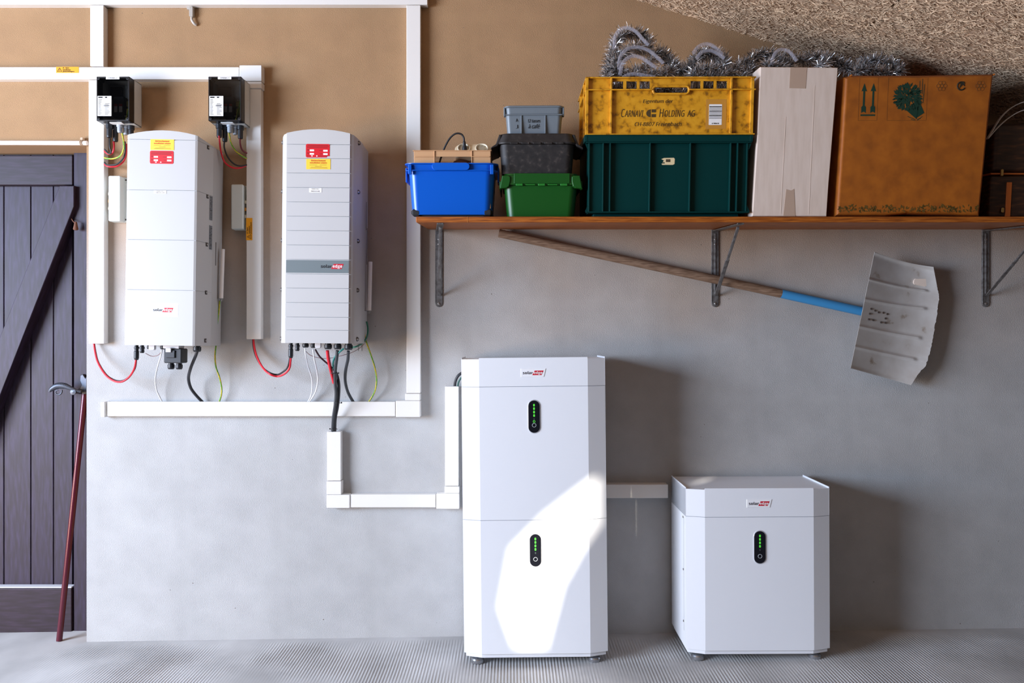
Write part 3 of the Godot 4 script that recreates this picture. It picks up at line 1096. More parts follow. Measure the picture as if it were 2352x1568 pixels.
func inverters() -> void:
	var s := (D - 0.24) / F
	# left inverter: smooth cover of five pieces
	var t := inverter("left white inverter with smooth cover, yellow sticker above the red one", Vector3((366.5 - 1176.0) * s, (784.0 - 793.0) * s, 0), -0.0145, false)
	var side := Vector3(0.985, 0, 0.19).normalized()
	var sc := []
	for y: float in [0.789, 0.594, 0.403, 0.212, 0.021]:
		sc.append(Vector3(0.1528 - 0.0058, y, 0.166))
	recess_screws(t, sc, side, true)
	sc = []
	for y: float in [0.789, 0.594, 0.403, 0.212, 0.021]:
		sc.append(Vector3(-0.1528 + 0.0050, y, 0.158))
	recess_screws(t, sc, Vector3(-0.985, 0, 0.19).normalized(), true)
	notices(t, [-0.0455, 0.757, 0.046, 0.7985], [-0.047, 0.704, 0.0445, 0.754], false)
	name_label(t, -0.029, 0.588, 0.019, 0.6005, "ONDULEUR1")
	var b := sticker(t, "brand_badge", -0.0485, 0.112, 0.071, 0.164, 0.2412, 0.002, flatmat("badge_white", rgb(244, 244, 246), 0.3), "small white raised badge with lettering")
	brand_mark(b, Vector3(0.012, 0.138, 0.2418), 0.078, 0.0145, rgb(72, 70, 74))
	# print on the side: two dark type plates and a long vent slot
	for k in 2:
		var o := Node3D.new()
		o.name = "type_plate"
		t.add_child(o, true)
		o.transform = Transform3D(Basis(Vector3(-0.19, 0, 0.985).normalized() * -1.0, Vector3.UP, side), Vector3(0.1528 - 0.0012, 0.552 - k * 0.118, 0.1405))
		var g := Geo.new()
		g.prism(rect(-0.010, -0.048, 0.010, 0.048), 0.0, 0.0006)
		put(g, "plate", flatmat("plate_grey", rgb(120, 122, 126), 0.5), o)
		g = Geo.new()
		for i in 16:
			var yy := -0.044 + i * 0.0058
			var x0 := rng.randf_range(-0.008, -0.004)
			g.box(Vector3((x0 + rng.randf_range(0.002, 0.009)) / 2.0, yy, 0.0008), Vector3(rng.randf_range(0.006, 0.014), rng.randf_range(0.0012, 0.003), 0.0003))
		put(g, "small_print", flatmat("ink", rgb(28, 24, 22), 0.6), o)
	var v := Geo.new()
	v.box(Vector3(0.1512, 0.375, 0.085), Vector3(0.0012, 0.095, 0.006), 0.0005)
	put(v, "vent_slot", flatmat("recess", rgb(72, 64, 60), 0.6), t)
	# what hangs below
	plug(t, Vector3(-0.124, 0.002, 0.17), true)
	plug(t, Vector3(-0.102, 0.002, 0.17), false)
	gland(t, Vector3(-0.077, 0.002, 0.165), 0.008, 0.018)
	gland(t, Vector3(-0.022, 0.002, 0.165), 0.0105, 0.018)
	gland(t, Vector3(0.1145, 0.002, 0.165), 0.0165, 0.026)
	var tab := Geo.new()
	tab.prism(round_rect(-0.070, -0.02, -0.046, 0.004, 0.006, 4), 0.17, 0.185, 0.002)
	put(tab, "white_tab", flatmat("tab_white", rgb(228, 226, 228), 0.4), t)
	var dc := Geo.new()
	dc.box(Vector3(0.028, -0.041, 0.16), Vector3(0.070, 0.058, 0.06), 0.004)
	dc.box(Vector3(0.022, -0.034, 0.192), Vector3(0.034, 0.030, 0.008), 0.002)
	var box := put(dc, "isolator_box", flatmat("black_nylon_box", rgb(44, 46, 50), 0.5), t, "black box with two glands below the cover")
	for x: float in [0.010, 0.042]:
		gland(box, Vector3(x, -0.069, 0.16), 0.0138, 0.026)
	var yoke := Geo.new()
	yoke.box(Vector3(0.021, -0.006, 0.165), Vector3(0.065, 0.014, 0.05), 0.003)
	yoke.box(Vector3(0.016, -0.018, 0.199), Vector3(0.021, 0.018, 0.006), 0.002)
	put(yoke, "white_catch", flatmat("tab_white", rgb(228, 226, 228), 0.4), t)
	var a0 := W(508, 685, 0.06) - t.position
	var a1 := W(512, 572, 0.06) - t.position
	antenna(t, a0.rotated(Vector3(0, 0, 1), 0.0145), a1.rotated(Vector3(0, 0, 1), 0.0145))
	# right inverter: cover of narrow slats with rounded shoulders
	t = inverter("right white inverter with slatted cover and grey band, red sticker above the yellow one", Vector3((727.5 - 1176.0) * s, (784.0 - 788.0) * s, 0), -0.0085, true)
	var sq := []
	for y: float in [0.786, 0.594, 0.402, 0.209, 0.017]:
		sq.append(Vector3(0.1490, y, 0.2065))
	recess_screws(t, sq, Vector3(0.72, 0, 0.70).normalized(), false)
	sq = []
	for y: float in [0.786, 0.594, 0.402, 0.209, 0.017]:
		sq.append(Vector3(-0.1490, y, 0.2065))
	recess_screws(t, sq, Vector3(-0.72, 0, 0.70).normalized(), false)
	notices(t, [-0.046, 0.674, 0.048, 0.7145], [-0.048, 0.7195, 0.0445, 0.772], true)
	name_label(t, -0.034, 0.584, 0.0145, 0.6015, "ONDULEUR2")
	b = sticker(t, "brand_band", -0.1205, 0.2725, 0.1215, 0.3215, 0.2414, 0.0005, flatmat("band_grey", rgb(112, 122, 124), 0.45), "grey band with brand lettering at its right end")
	brand_mark(b, Vector3(0.057, 0.2985, 0.2420), 0.088, 0.0165, rgb(44, 46, 50))
	var vs := Geo.new()
	for r: Array in [[0.522, 0.115, 0.075], [0.40, 0.15, 0.058]]:
		vs.box(Vector3(0.1562, r[0], r[2]), Vector3(0.0012, r[1], 0.005), 0.0005)
	put(vs, "vent_slot", flatmat("recess", rgb(72, 64, 60), 0.6), t)
	plug(t, Vector3(-0.121, 0.002, 0.17), true)
	plug(t, Vector3(-0.095, 0.002, 0.17), false)
	for q: Array in [[-0.064, 0.013, 0.02], [-0.033, 0.011, 0.021], [0.0258, 0.0155, 0.026], [0.0638, 0.0155, 0.026], [0.107, 0.0165, 0.028]]:
		gland(t, Vector3(q[0], 0.002, 0.165), q[1], q[2])
	tab = Geo.new()
	tab.prism(round_rect(-0.023, -0.02, 0.000, 0.004, 0.006, 4), 0.165, 0.18, 0.002)
	put(tab, "white_tab", flatmat("tab_white", rgb(228, 226, 228), 0.4), t)
	a0 = W(848, 713, 0.06) - t.position
	a1 = W(851, 601, 0.06) - t.position
	antenna(t, a0.rotated(Vector3(0, 0, 1), 0.0085), a1.rotated(Vector3(0, 0, 1), 0.0085))
	var lug := Geo.new()
	for x: float in [0.123, 0.137]:
		lug.box(Vector3(x, -0.014, 0.05), Vector3(0.005, 0.036, 0.004), 0.001)
	lug.box(Vector3(0.130, 0.0, 0.05), Vector3(0.02, 0.006, 0.03), 0.001)
	put(lug, "wall_bracket", flatmat("zinc", rgb(170, 168, 165), 0.4, 0.8), t)

# ---------------------------------------------------------------- junction and terminal boxes
func junction_box(label: String, px: float, name_text: String) -> void:
	# px: left edge of the lid in the frame; the lid's face stands at z = 0.135
	var zf := 0.135
	var a := W(px, 277.5, zf)
	var b := W(px + 75.5, 175.5, zf)
	var mid := Vector3((a.x + b.x) / 2.0, a.y, 0.036)
	var t := thing("junction_box", label, "junction box", mid, "")
	var w := b.x - a.x + 0.003
	var h := b.y - a.y
	var grey := flatmat("light_grey_plastic", rgb(198, 198, 194), 0.5)
	var g := Geo.new()
	g.box(Vector3(0, h / 2, 0.003), Vector3(w, h, 0.005), 0.001)
	for sx: float in [-1.0, 1.0]:
		g.box(Vector3(sx * (w / 2 - 0.002), h / 2, 0.031), Vector3(0.004, h, 0.058), 0.001)
		g.box(Vector3(0, h / 2 + sx * (h / 2 - 0.002), 0.031), Vector3(w, 0.004, 0.058), 0.001)
		for k in 4:
			g.lathe(Vector3(sx * w / 2, h * (0.2 + 0.2 * k), 0.024 + 0.014 * (k % 2)), Vector3(sx, 0, 0), [[0.003, -0.001], [0.003, 0.0006], [0.0, 0.0006]], 8)
	put(g, "base", grey, t)
	# innards
	g = Geo.new()
	g.box(Vector3(-0.008, h * 0.42, 0.024), Vector3(0.046, 0.085, 0.036), 0.002)
	g.box(Vector3(-0.03, h * 0.78, 0.012), Vector3(0.05, 0.05, 0.014), 0.002)
	var br := put(g, "circuit_breaker", flatmat("breaker_black", rgb(30, 30, 34), 0.5), t)
	g = Geo.new()
	for x: float in [-0.018, 0.002]:
		g.box(Vector3(x, h * 0.36, 0.0428), Vector3(0.013, 0.024, 0.002), 0.0005)
	put(g, "white_rating_plate", flatmat("label_white", rgb(240, 238, 236), 0.5), br)
	g = Geo.new()
	for x: float in [-0.018, 0.002]:
		g.box(Vector3(x, h * 0.36 + 0.017, 0.0428), Vector3(0.013, 0.009, 0.002), 0.0005)
	put(g, "red_strip", flatmat("breaker_red", rgb(190, 30, 34), 0.5), br)
	g = Geo.new()
	for k in 2:
		g.box(Vector3(0.036, h * (0.32 + 0.17 * k), 0.026), Vector3(0.026, 0.022, 0.03), 0.002)
	put(g, "terminal_block", flatmat("terminal_yellow", rgb(206, 196, 120), 0.5), t)
	g = Geo.new()
	g.box(Vector3(0, h * 0.21, 0.03), Vector3(0.06, 0.004, 0.02), 0.001)
	put(g, "rail", flatmat("zinc", rgb(170, 168, 165), 0.4, 0.8), t)
	g = Geo.new()
	g.col = Color(0.62, 0.55, 0.03)
	g.tube(Geo.smooth_path([Vector3(0.044, h * 0.85, 0.04), Vector3(0.048, h * 0.6, 0.052), Vector3(0.036, h * 0.3, 0.05), Vector3(0.02, h * 0.08, 0.04)], 6), 0.0028, 8, -1.0, Color(0.1, 0.36, 0.05))
	put(g, "earth_wire", cable_mat(), t)
	# smoked lid with a frame and four screws
	var d0 := 0.060
	var d1 := zf - 0.036
	g = Geo.new()
	var lid := StandardMaterial3D.new()
	if not mats.has("smoked_lid"):
		lid.resource_name = "smoked_lid"
		lid.albedo_color = Color(0.02, 0.02, 0.022, 0.48)
		lid.transparency = BaseMaterial3D.TRANSPARENCY_ALPHA
		lid.roughness = 0.08
		mats["smoked_lid"] = lid
	lid = mats["smoked_lid"]
	var iw := w / 2 - 0.001
	g.box(Vector3(0, h / 2, d1 - 0.001), Vector3(w - 0.016, h - 0.016, 0.002), 0.0005)
	put(g, "smoked_lid", lid, t)
	g = Geo.new()
	var frame := flatmat("lid_frame", rgb(24, 22, 24), 0.3)
	for sx: float in [-1.0, 1.0]:
		g.box(Vector3(sx * (iw - 0.003), h / 2, (d0 + d1) / 2), Vector3(0.006, h, d1 - d0), 0.002)
		g.box(Vector3(0, h / 2 + sx * (h / 2 - 0.003), (d0 + d1) / 2), Vector3(w - 0.002, 0.006, d1 - d0), 0.002)
		for sy: float in [-1.0, 1.0]:
			g.box(Vector3(sx * (iw - 0.008), h / 2 + sy * (h / 2 - 0.008), (d0 + d1) / 2 - 0.001), Vector3(0.014, 0.014, d1 - d0 - 0.002), 0.004)
	var fr := put(g, "lid_frame", frame, t)
	for sx: float in [-1.0, 1.0]:
		for sy: float in [-1.0, 1.0]:
			g = Geo.new()
			g.lathe(Vector3(sx * (iw - 0.008), h / 2 + sy * (h / 2 - 0.008), d1 - 0.002), Vector3(0, 0, 1), [[0.0052, 0.0], [0.0052, 0.002], [0.0035, 0.0022], [0.0035, 0.0008], [0.0, 0.0008]], 14)
			put(g, "lid_screw", flatmat("lid_screw", rgb(52, 50, 52), 0.4), fr)
	# paper labels on the lid
	var s := (D - zf) / F
	var lx := a.x - mid.x
	var data := sticker(t, "data_label", lx + 2.5 * s, 11.0 * s, lx + 34.5 * s, 57.0 * s, d1 + 0.0003, 0.0005, flatmat("label_white", rgb(240, 238, 236), 0.5))
	var ink := flatmat("ink", rgb(28, 24, 22), 0.6)
	g = Geo.new()
	var x0 := lx + 4.5 * s
	g.box(Vector3(x0 + 5 * s, 54.0 * s, d1 + 0.001), Vector3(10 * s, 3.0 * s, 0.0003))
	g.box(Vector3(x0 + 18 * s, 54.0 * s, d1 + 0.001), Vector3(5 * s, 3.0 * s, 0.0003))
	for k in 12:
		var ww := rng.randf_range(5.0, 9.0) * s
		var yy := (49.0 - k * 3.1) * s
		g.box(Vector3(x0 + ww / 2, yy, d1 + 0.001), Vector3(ww, 0.9 * s, 0.0003))
		if k > 2:
			var w2 := rng.randf_range(5.0, 13.0) * s
			g.box(Vector3(x0 + 15 * s + w2 / 2, yy, d1 + 0.001), Vector3(w2, 0.9 * s, 0.0003))
	for k in 9:
		g.box(Vector3(x0 + (13 + k * 1.5) * s, 35.0 * s, d1 + 0.001), Vector3(0.7 * s, 3.4 * s, 0.0003))
	put(g, "small_print", ink, data)
	var nl := sticker(t, "name_label", lx + 22.0 * s, 95.5 * s, lx + 53.0 * s, 101.0 * s, d1 + 0.0003, 0.0005, flatmat("label_white", rgb(240, 238, 236), 0.5))
	lettering(name_text, Vector3(lx + 37.5 * s, 98.2 * s, d1 + 0.0011), 20 * s, 3.2 * s, ink, nl, font_plain)
	var low := Geo.new()
	low.box(Vector3(0, 0.001, d0 + 0.006), Vector3(0.05, 0.006, 0.026), 0.001)
	put(low, "lower_label", flatmat("label_white", rgb(240, 238, 236), 0.5), t)
	# glands below
	for q: Array in [[-0.042, 0.0115, 0.056, 0.048], [-0.026, 0.0115, 0.068, 0.03], [0.038, 0.0115, 0.056, 0.03]]:
		g = Geo.new()
		g.lathe(Vector3(q[0], 0.003, q[3]), Vector3.DOWN, [[0.0135, 0.0], [0.0135, 0.02], [0.0105, 0.022], [0.0105, q[2] - 0.006], [0.009, q[2]], [0.004, q[2]]], 10)
		put(g, "plug_connector", flatmat("black_nylon", rgb(34, 34, 38), 0.42), t)
	g = Geo.new()
	g.lathe(Vector3(0.0, 0.003, 0.045), Vector3.DOWN, [[0.0125, 0.0], [0.0125, 0.012], [0.010, 0.014], [0.010, 0.03], [0.008, 0.036], [0.004, 0.036]], 6)
	g.lathe(Vector3(0.016, 0.003, 0.03), Vector3.DOWN, [[0.012, 0.0], [0.012, 0.012], [0.0095, 0.014], [0.0095, 0.036], [0.007, 0.04], [0.004, 0.04]], 6)
	put(g, "cable_gland", flatmat("grey_gland", rgb(170, 174, 180), 0.45), t)

func wall_boxes() -> void:
	junction_box("left junction box with smoked lid, on the upright trunking by the door", 221.5, "STRING 2")
	junction_box("right junction box with smoked lid, hanging between the two inverters", 478.5, "STRING 1")
	# two slim terminal boxes with a mounting ear
	var pale := flatmat("pale_grey_plastic", rgb(214, 218, 212), 0.5)
	for q: Array in [[248.5, 403, 276, 508, "slim pale terminal box between the door trunking and the left inverter"], [530.5, 423, 558, 526, "slim pale terminal box half behind the trunking between the inverters"]]:
		var a := W(q[0], q[3], 0.045)
		var b := W(q[2], q[1], 0.045)
		var t := thing("terminal_box", q[4], "terminal box", Vector3((a.x + b.x) / 2, a.y, 0.0), "")
		var w := b.x - a.x
		var h := b.y - a.y
		var g := Geo.new()
		g.box(Vector3(0, h / 2, 0.023), Vector3(w, h, 0.045), 0.004)
		put(g, "cover", pale, t)
		g = Geo.new()
		for y: float in [0.012, h - 0.012]:
			g.prism(PackedVector2Array([Vector2(w / 2 - 0.004, y - 0.013), Vector2(w / 2 + 0.012, y - 0.010), Vector2(w / 2 + 0.0155, y), Vector2(w / 2 + 0.012, y + 0.010), Vector2(w / 2 - 0.004, y + 0.013)]), 0.001, 0.012, 0.002)
		g.box(Vector3(0.004, h / 2, 0.005), Vector3(w + 0.014, h - 0.02, 0.008), 0.002)
		put(g, "mounting_ear", pale, t)
		g = Geo.new()
		for y: float in [0.012, h - 0.012]:
			g.lathe(Vector3(w / 2 + 0.007, y, 0.011), Vector3(0, 0, 1), [[0.0036, 0.0], [0.0036, 0.002], [0.0, 0.0025]], 10)
		put(g, "screw", flatmat("screw_dark", rgb(84, 76, 70), 0.4, 0.7), t)
		# little plugs on the side that faces the trunking
		var sx := -1.0 if q[0] < 300 else 1.0
		for k in 3:
			var o := Geo.new()
			o.box(Vector3(sx * (w / 2 + 0.005), h * (0.3 + 0.16 * k), 0.02), Vector3(0.012, 0.014, 0.014), 0.002)
			put(o, "wire_plug", flatmat("plug_cream", rgb(216, 208, 186), 0.5) if k != 1 else flatmat("plug_orange", rgb(222, 150, 40), 0.5), t)

# ---------------------------------------------------------------- cables
func cable_mat() -> StandardMaterial3D:
	if not mats.has("cable"):
		var m := StandardMaterial3D.new()
		m.resource_name = "cable"
		m.vertex_color_use_as_albedo = true
		m.roughness = 0.45
		mats["cable"] = m
	return mats["cable"]

const RED := Color(0.66, 0.012, 0.03)
const BLACK := Color(0.022, 0.022, 0.026)
const GREEN := Color(0.10, 0.36, 0.05)
const YELLOW := Color(0.66, 0.48, 0.03)
const PALE := Color(0.78, 0.78, 0.80)

func cable(label: String, c: Color, r: float, pts: Array, c2: Variant = null, group := "") -> MeshInstance3D:
	var p := []
	for q: Array in pts:
		p.append(W(q[0], q[1], q[2]))
	var g := Geo.new()
	g.col = c
	g.tube(Geo.smooth_path(p, 8), r, 10, -1.0, c2)
	return solo(g, "cable", cable_mat(), label, "cable", group)

func cables() -> void:
	# below the left junction box
	cable("short black cable curling from the left junction box into the door trunking", BLACK, 0.0032, [[252, 318, 0.08], [252, 336, 0.08], [255, 350, 0.075], [250, 353, 0.06], [243, 346, 0.045], [240, 343, 0.034]])
	cable("short red cable from the left junction box into the door trunking", RED, 0.0036, [[261, 325, 0.065], [262, 337, 0.065], [259, 350, 0.06], [251, 354, 0.05], [243, 350, 0.042], [240, 346, 0.034]])
	cable("yellow green earth wire from the left junction box curving into the door trunking", YELLOW, 0.0033, [[280, 303, 0.07], [284, 325, 0.07], [284, 342, 0.068], [276, 358, 0.06], [262, 364, 0.05], [247, 364, 0.042], [240, 362, 0.034]], GREEN)
	cable("black cable sweeping behind the left inverter's corner into the door trunking", BLACK, 0.0032, [[287, 325, 0.05], [288, 345, 0.05], [284, 362, 0.05], [270, 376, 0.048], [255, 379, 0.045], [245, 378, 0.042], [240, 373, 0.034]])
	cable("red cable sweeping behind the left inverter's corner into the door trunking", RED, 0.0034, [[290, 330, 0.038], [290, 352, 0.038], [284, 370, 0.038], [270, 381, 0.040], [255, 383, 0.042], [245, 381, 0.040], [240, 377, 0.034]])
	# below the right junction box
	cable("red cable looping from the right junction box to the middle trunking", RED, 0.0035, [[503, 312, 0.098], [505, 330, 0.095], [508, 350, 0.085], [516, 372, 0.07], [532, 384, 0.06], [548, 386, 0.05], [566, 380, 0.034]])
	cable("black cable looping from the right junction box to the middle trunking", BLACK, 0.0034, [[516, 322, 0.068], [515, 338, 0.07], [523, 360, 0.068], [537, 376, 0.06], [552, 381, 0.05], [567, 379, 0.034]])
	cable("yellow green earth wire slanting from the right junction box to the middle trunking", YELLOW, 0.0033, [[526, 305, 0.075], [530, 326, 0.07], [540, 345, 0.06], [554, 357, 0.05], [567, 364, 0.034]], GREEN)
	cable("short dark red cable from the right junction box into the middle trunking", Color(0.16, 0.012, 0.02), 0.0036, [[551, 318, 0.066], [552, 332, 0.064], [557, 345, 0.052], [567, 352, 0.034]])
	# below the left inverter
	cable("red cable hanging in a loop from the door trunking to the left inverter", RED, 0.0038, [[216, 787, 0.02], [218, 805, 0.03], [225, 832, 0.05], [243, 861, 0.08], [263, 875, 0.095], [281, 876, 0.105], [298, 864, 0.11], [309, 845, 0.133], [313, 822, 0.148]])
	cable("thin dark cable lying along the red loop under the left inverter", BLACK, 0.0022, [[217, 787, 0.016], [220, 806, 0.026], [227, 832, 0.045], [245, 860, 0.075], [264, 872, 0.09], [282, 873, 0.10], [299, 862, 0.104], [311, 845, 0.129], [314, 822, 0.147]])
	cable("thin white cable hanging from the left inverter into the lower trunking", PALE, 0.0028, [[372, 800, 0.165], [370, 815, 0.159], [362, 842, 0.07], [357, 868, 0.05], [359, 893, 0.035], [366, 910, 0.025], [373, 924, 0.018]])
	cable("thick black cable curving from the left inverter into the lower trunking", BLACK, 0.0062, [[453, 806, 0.165], [449, 818, 0.156], [438, 845, 0.121], [433, 868, 0.07], [438, 890, 0.05], [450, 907, 0.035], [466, 924, 0.02]])
	cable("yellow green earth wire beside the left inverter into the lower trunking", YELLOW, 0.0032, [[505, 690, 0.05], [503, 712, 0.05], [499, 745, 0.05], [497, 785, 0.05], [494, 815, 0.05], [496, 842, 0.05], [504, 866, 0.04], [509, 890, 0.03], [508, 908, 0.025], [503, 924, 0.018]], GREEN)
	cable("thin brown wire sagging below the left inverter", Color(0.20, 0.06, 0.05), 0.0011, [[334, 811, 0.164], [350, 818, 0.155], [365, 814, 0.160], [373, 802, 0.165]])
	# below the right inverter
	cable("red cable looping from the middle trunking to the right inverter", RED, 0.0040, [[582, 777, 0.02], [584, 795, 0.03], [590, 818, 0.05], [603, 843, 0.08], [620, 859, 0.112], [638, 864, 0.105], [654, 858, 0.121], [665, 845, 0.133], [668, 822, 0.148]])
	cable("black cable lying along the red loop left of the right inverter", BLACK, 0.0036, [[581, 777, 0.014], [582, 795, 0.022], [588, 818, 0.042], [602, 842, 0.072], [620, 856, 0.109], [637, 860, 0.097], [651, 853, 0.120], [661, 842, 0.131], [666, 822, 0.147]])
	cable("left thin white cable hanging from the right inverter into the lower trunking", PALE, 0.0027, [[701, 800, 0.165], [702, 815, 0.159], [708, 841, 0.07], [716, 868, 0.05], [717, 893, 0.035], [713, 912, 0.025], [706, 924, 0.018]])
	cable("right thin white cable hanging from the right inverter into the lower trunking", PALE, 0.0028, [[719, 802, 0.165], [722, 825, 0.146], [728, 852, 0.07], [730, 874, 0.05], [726, 896, 0.035], [718, 912, 0.025], [709, 924, 0.018]])
	cable("dark slanting cable from the right inverter joining the cable bundle", Color(0.035, 0.015, 0.022), 0.0035, [[724, 802, 0.165], [733, 817, 0.157], [744, 828, 0.146], [756, 838, 0.132], [764, 846, 0.120]])
	cable("thick red cable from the right inverter into the black bundle", RED, 0.0066, [[752, 805, 0.165], [754, 822, 0.153], [758, 842, 0.130], [763, 862, 0.09], [767, 880, 0.08]])
	cable("front black cable of the bundle down into the short trunking", Color(0.04, 0.044, 0.05), 0.0068, [[775, 805, 0.165], [773, 825, 0.153], [770, 850, 0.132], [770, 880, 0.11], [772, 905, 0.10], [770, 930, 0.085], [766, 958, 0.065], [764, 992, 0.026]])
	cable("rear black cable of the bundle down into the short trunking", BLACK, 0.0064, [[767, 848, 0.121], [774, 862, 0.10], [778, 882, 0.10], [778, 905, 0.09], [775, 935, 0.075], [770, 962, 0.055], [769, 992, 0.022]])
	cable("teal cable emerging beside the black bundle", Color(0.02, 0.22, 0.19), 0.0036, [[790, 800, 0.165], [780, 808, 0.165], [769, 820, 0.153], [765, 834, 0.137], [766, 846, 0.121]])
	cable("black cable right of the bundle curving into the lower trunking", Color(0.035, 0.038, 0.042), 0.0062, [[800, 806, 0.165], [799, 825, 0.149], [794, 850, 0.115], [793, 875, 0.07], [799, 900, 0.045], [812, 924, 0.02]])
	cable("yellow green earth wire right of the right inverter into the lower trunking", YELLOW, 0.0032, [[836, 745, 0.05], [838, 770, 0.05], [843, 790, 0.05], [852, 815, 0.05], [861, 845, 0.05], [865, 872, 0.045], [862, 895, 0.035], [854, 912, 0.025], [845, 924, 0.018]], GREEN)
	cable("dark green cable curling from the antenna to the right inverter's underside", Color(0.02, 0.16, 0.10), 0.0034, [[842, 738, 0.05], [845, 756, 0.05], [842, 775, 0.06], [832, 788, 0.08], [820, 795, 0.165], [808, 798, 0.165]])
	cable("hair thin brown wire sagging below the right inverter", Color(0.20, 0.08, 0.08), 0.0011, [[702, 806, 0.165], [714, 816, 0.159], [735, 822, 0.152], [760, 822, 0.150], [790, 815, 0.159], [815, 806, 0.08], [836, 790, 0.06], [846, 765, 0.052]])
	# cable ties round the bundle
	for q: Array in [[768, 857, 0.128, "cable tie on the bundle just below the right inverter"], [775, 925, 0.092, "cable tie on the bundle in front of the lower trunking"], [767, 985, 0.032, "cable tie on the bundle where it enters the short trunking"]]:
		var c := W(q[0], q[1], q[2])
		var g := Geo.new()
		var ring := PackedVector3Array()
		for k in 17:
			ring.append(c + Vector3(cos(TAU * k / 16.0) * 0.0145, 0.001 * sin(TAU * k / 16.0), sin(TAU * k / 16.0) * 0.0125))
		g.tube(ring, 0.0013, 6)
		g.box(c + Vector3(0.017 if q[1] < 980 else -0.016, 0.001, 0.002), Vector3(0.005, 0.006, 0.005), 0.001)
		solo(g, "cable_tie", flatmat("black_nylon", rgb(34, 34, 38), 0.42), q[3], "cable tie", "cable ties on the bundle")
	# at the tall cabinet
	cable("outer black cable rising from the trunking behind the tall cabinet", BLACK, 0.0058, [[1044, 892, 0.02], [1046, 876, 0.025], [1053, 862, 0.03], [1068, 852, 0.03]])
	cable("inner dark green cable rising from the trunking behind the tall cabinet", Color(0.02, 0.09, 0.07), 0.004, [[1051, 892, 0.026], [1053, 878, 0.03], [1059, 868, 0.034], [1070, 861, 0.034]])

# ---------------------------------------------------------------- battery cabinets
func cabinet(label: String, at: Vector3, turn: float, back: float, modules: Array, top: float, lit: Array) -> void:
	var t := thing("battery_cabinet", label, "battery cabinet", at, "")
	t.rotation.z = turn
	var white := flatmat("cabinet_white", rgb(236, 238, 242), 0.33)
	var zf := 0.30
	var oct := func(grow: float) -> PackedVector2Array:
		return PackedVector2Array([Vector2(-0.275 - grow, back - grow), Vector2(-0.275 - grow, zf - 0.021 + grow), Vector2(-0.2065, zf + grow), Vector2(0.2065, zf + grow), Vector2(0.275 + grow, zf - 0.021 + grow), Vector2(0.275 + grow, back - grow)])
	var at_h := func(h: float) -> Callable: return func(_x: float) -> float: return h
	var g := Geo.new()
	g.standing(oct.call(-0.002), at_h.call(0.046), at_h.call(top - 0.014))
	put(g, "inner_frame", flatmat("cabinet_seam", rgb(120, 126, 138), 0.6), t)
	g = Geo.new()
	g.standing(oct.call(-0.007), at_h.call(0.031), at_h.call(0.0455))
	put(g, "plinth", white, t)
	for i in modules.size():
		var lo: float = 0.0465 if i == 0 else modules[i - 1] + 0.0008
		var hi: float = modules[i] - 0.0008
		g = Geo.new()
		g.standing(oct.call(0.0), at_h.call(lo), at_h.call(hi))
		var m := put(g, "battery_module", white, t)
		control_panel(m, Vector3(0.001, hi - 0.1135, zf), lit[i])
	var seam: float = modules[modules.size() - 1]
	g = Geo.new()
	g.standing(oct.call(0.0), at_h.call(seam + 0.0008), at_h.call(top - 0.006))
	for sx: float in [-1.0, 1.0]:
		g.box(Vector3(sx * 0.2738, (seam + top) / 2.0, (back + zf - 0.021) / 2.0), Vector3(0.0024, top - seam, zf - 0.021 - back), 0.0008)
		g.bar(Vector3(sx * 0.2740, (seam + top) / 2.0 - (top - seam) * 0.5 + 0.001, zf - 0.0215), Vector3(sx * 0.2740, top, zf - 0.0215), Vector3.RIGHT, 0.002, 0.002, 0.0005)
		g.prism(PackedVector2Array([Vector2(sx * 0.275, seam + 0.001), Vector2(sx * 0.2726, seam + 0.001), Vector2(sx * 0.2726, top), Vector2(sx * 0.275, top)]), zf - 0.024, zf - 0.021)
	g.box(Vector3(0, (seam + top) / 2.0, zf - 0.0013), Vector3(0.413, top - seam - 0.002, 0.0024), 0.0006)
	var cover := put(g, "top_cover", white, t)
	g = Geo.new()
	var by := seam + (top - seam) * 0.47
	g.prism(PackedVector2Array([Vector2(-0.047, by - 0.0155), Vector2(0.0395, by - 0.0155), Vector2(0.0475, by + 0.0155), Vector2(-0.047, by + 0.0155)]), zf - 0.0005, zf + 0.0016, 0.0005)
	var badge := put(g, "brand_badge", flatmat("badge_white", rgb(244, 244, 246), 0.3), cover)
	badge.set_meta("label", "small white badge with dark and red lettering")
	brand_mark_flat(cover, Vector3(-0.001, by, zf + 0.0016), 0.080, 0.0155)
	g = Geo.new()
	for y: float in [seam - 0.012, seam - 0.215, seam - 0.415]:
		g.lathe(Vector3(-0.275, y, zf - 0.06), Vector3.LEFT, [[0.0045, 0.0], [0.0045, 0.002], [0.002, 0.0024], [0.0, 0.0016]], 10)
	g.box(Vector3(-0.2752, seam - 0.23, zf - 0.053), Vector3(0.0008, 0.44, 0.0012))
	put(g, "side_screws", flatmat("steel", rgb(176, 172, 168), 0.3, 0.9), t)
	for sx: float in [-1.0, 1.0]:
		for z: float in [zf - 0.045, back + 0.05]:
			g = Geo.new()
			g.lathe(Vector3(sx * 0.225, 0.031, z), Vector3.DOWN, [[0.007, 0.0], [0.007, 0.010], [0.022, 0.014], [0.025, 0.019], [0.025, 0.0305], [0.0, 0.0305]], 18)
			put(g, "foot", flatmat("foot_steel", rgb(168, 170, 174), 0.25, 0.85), t)

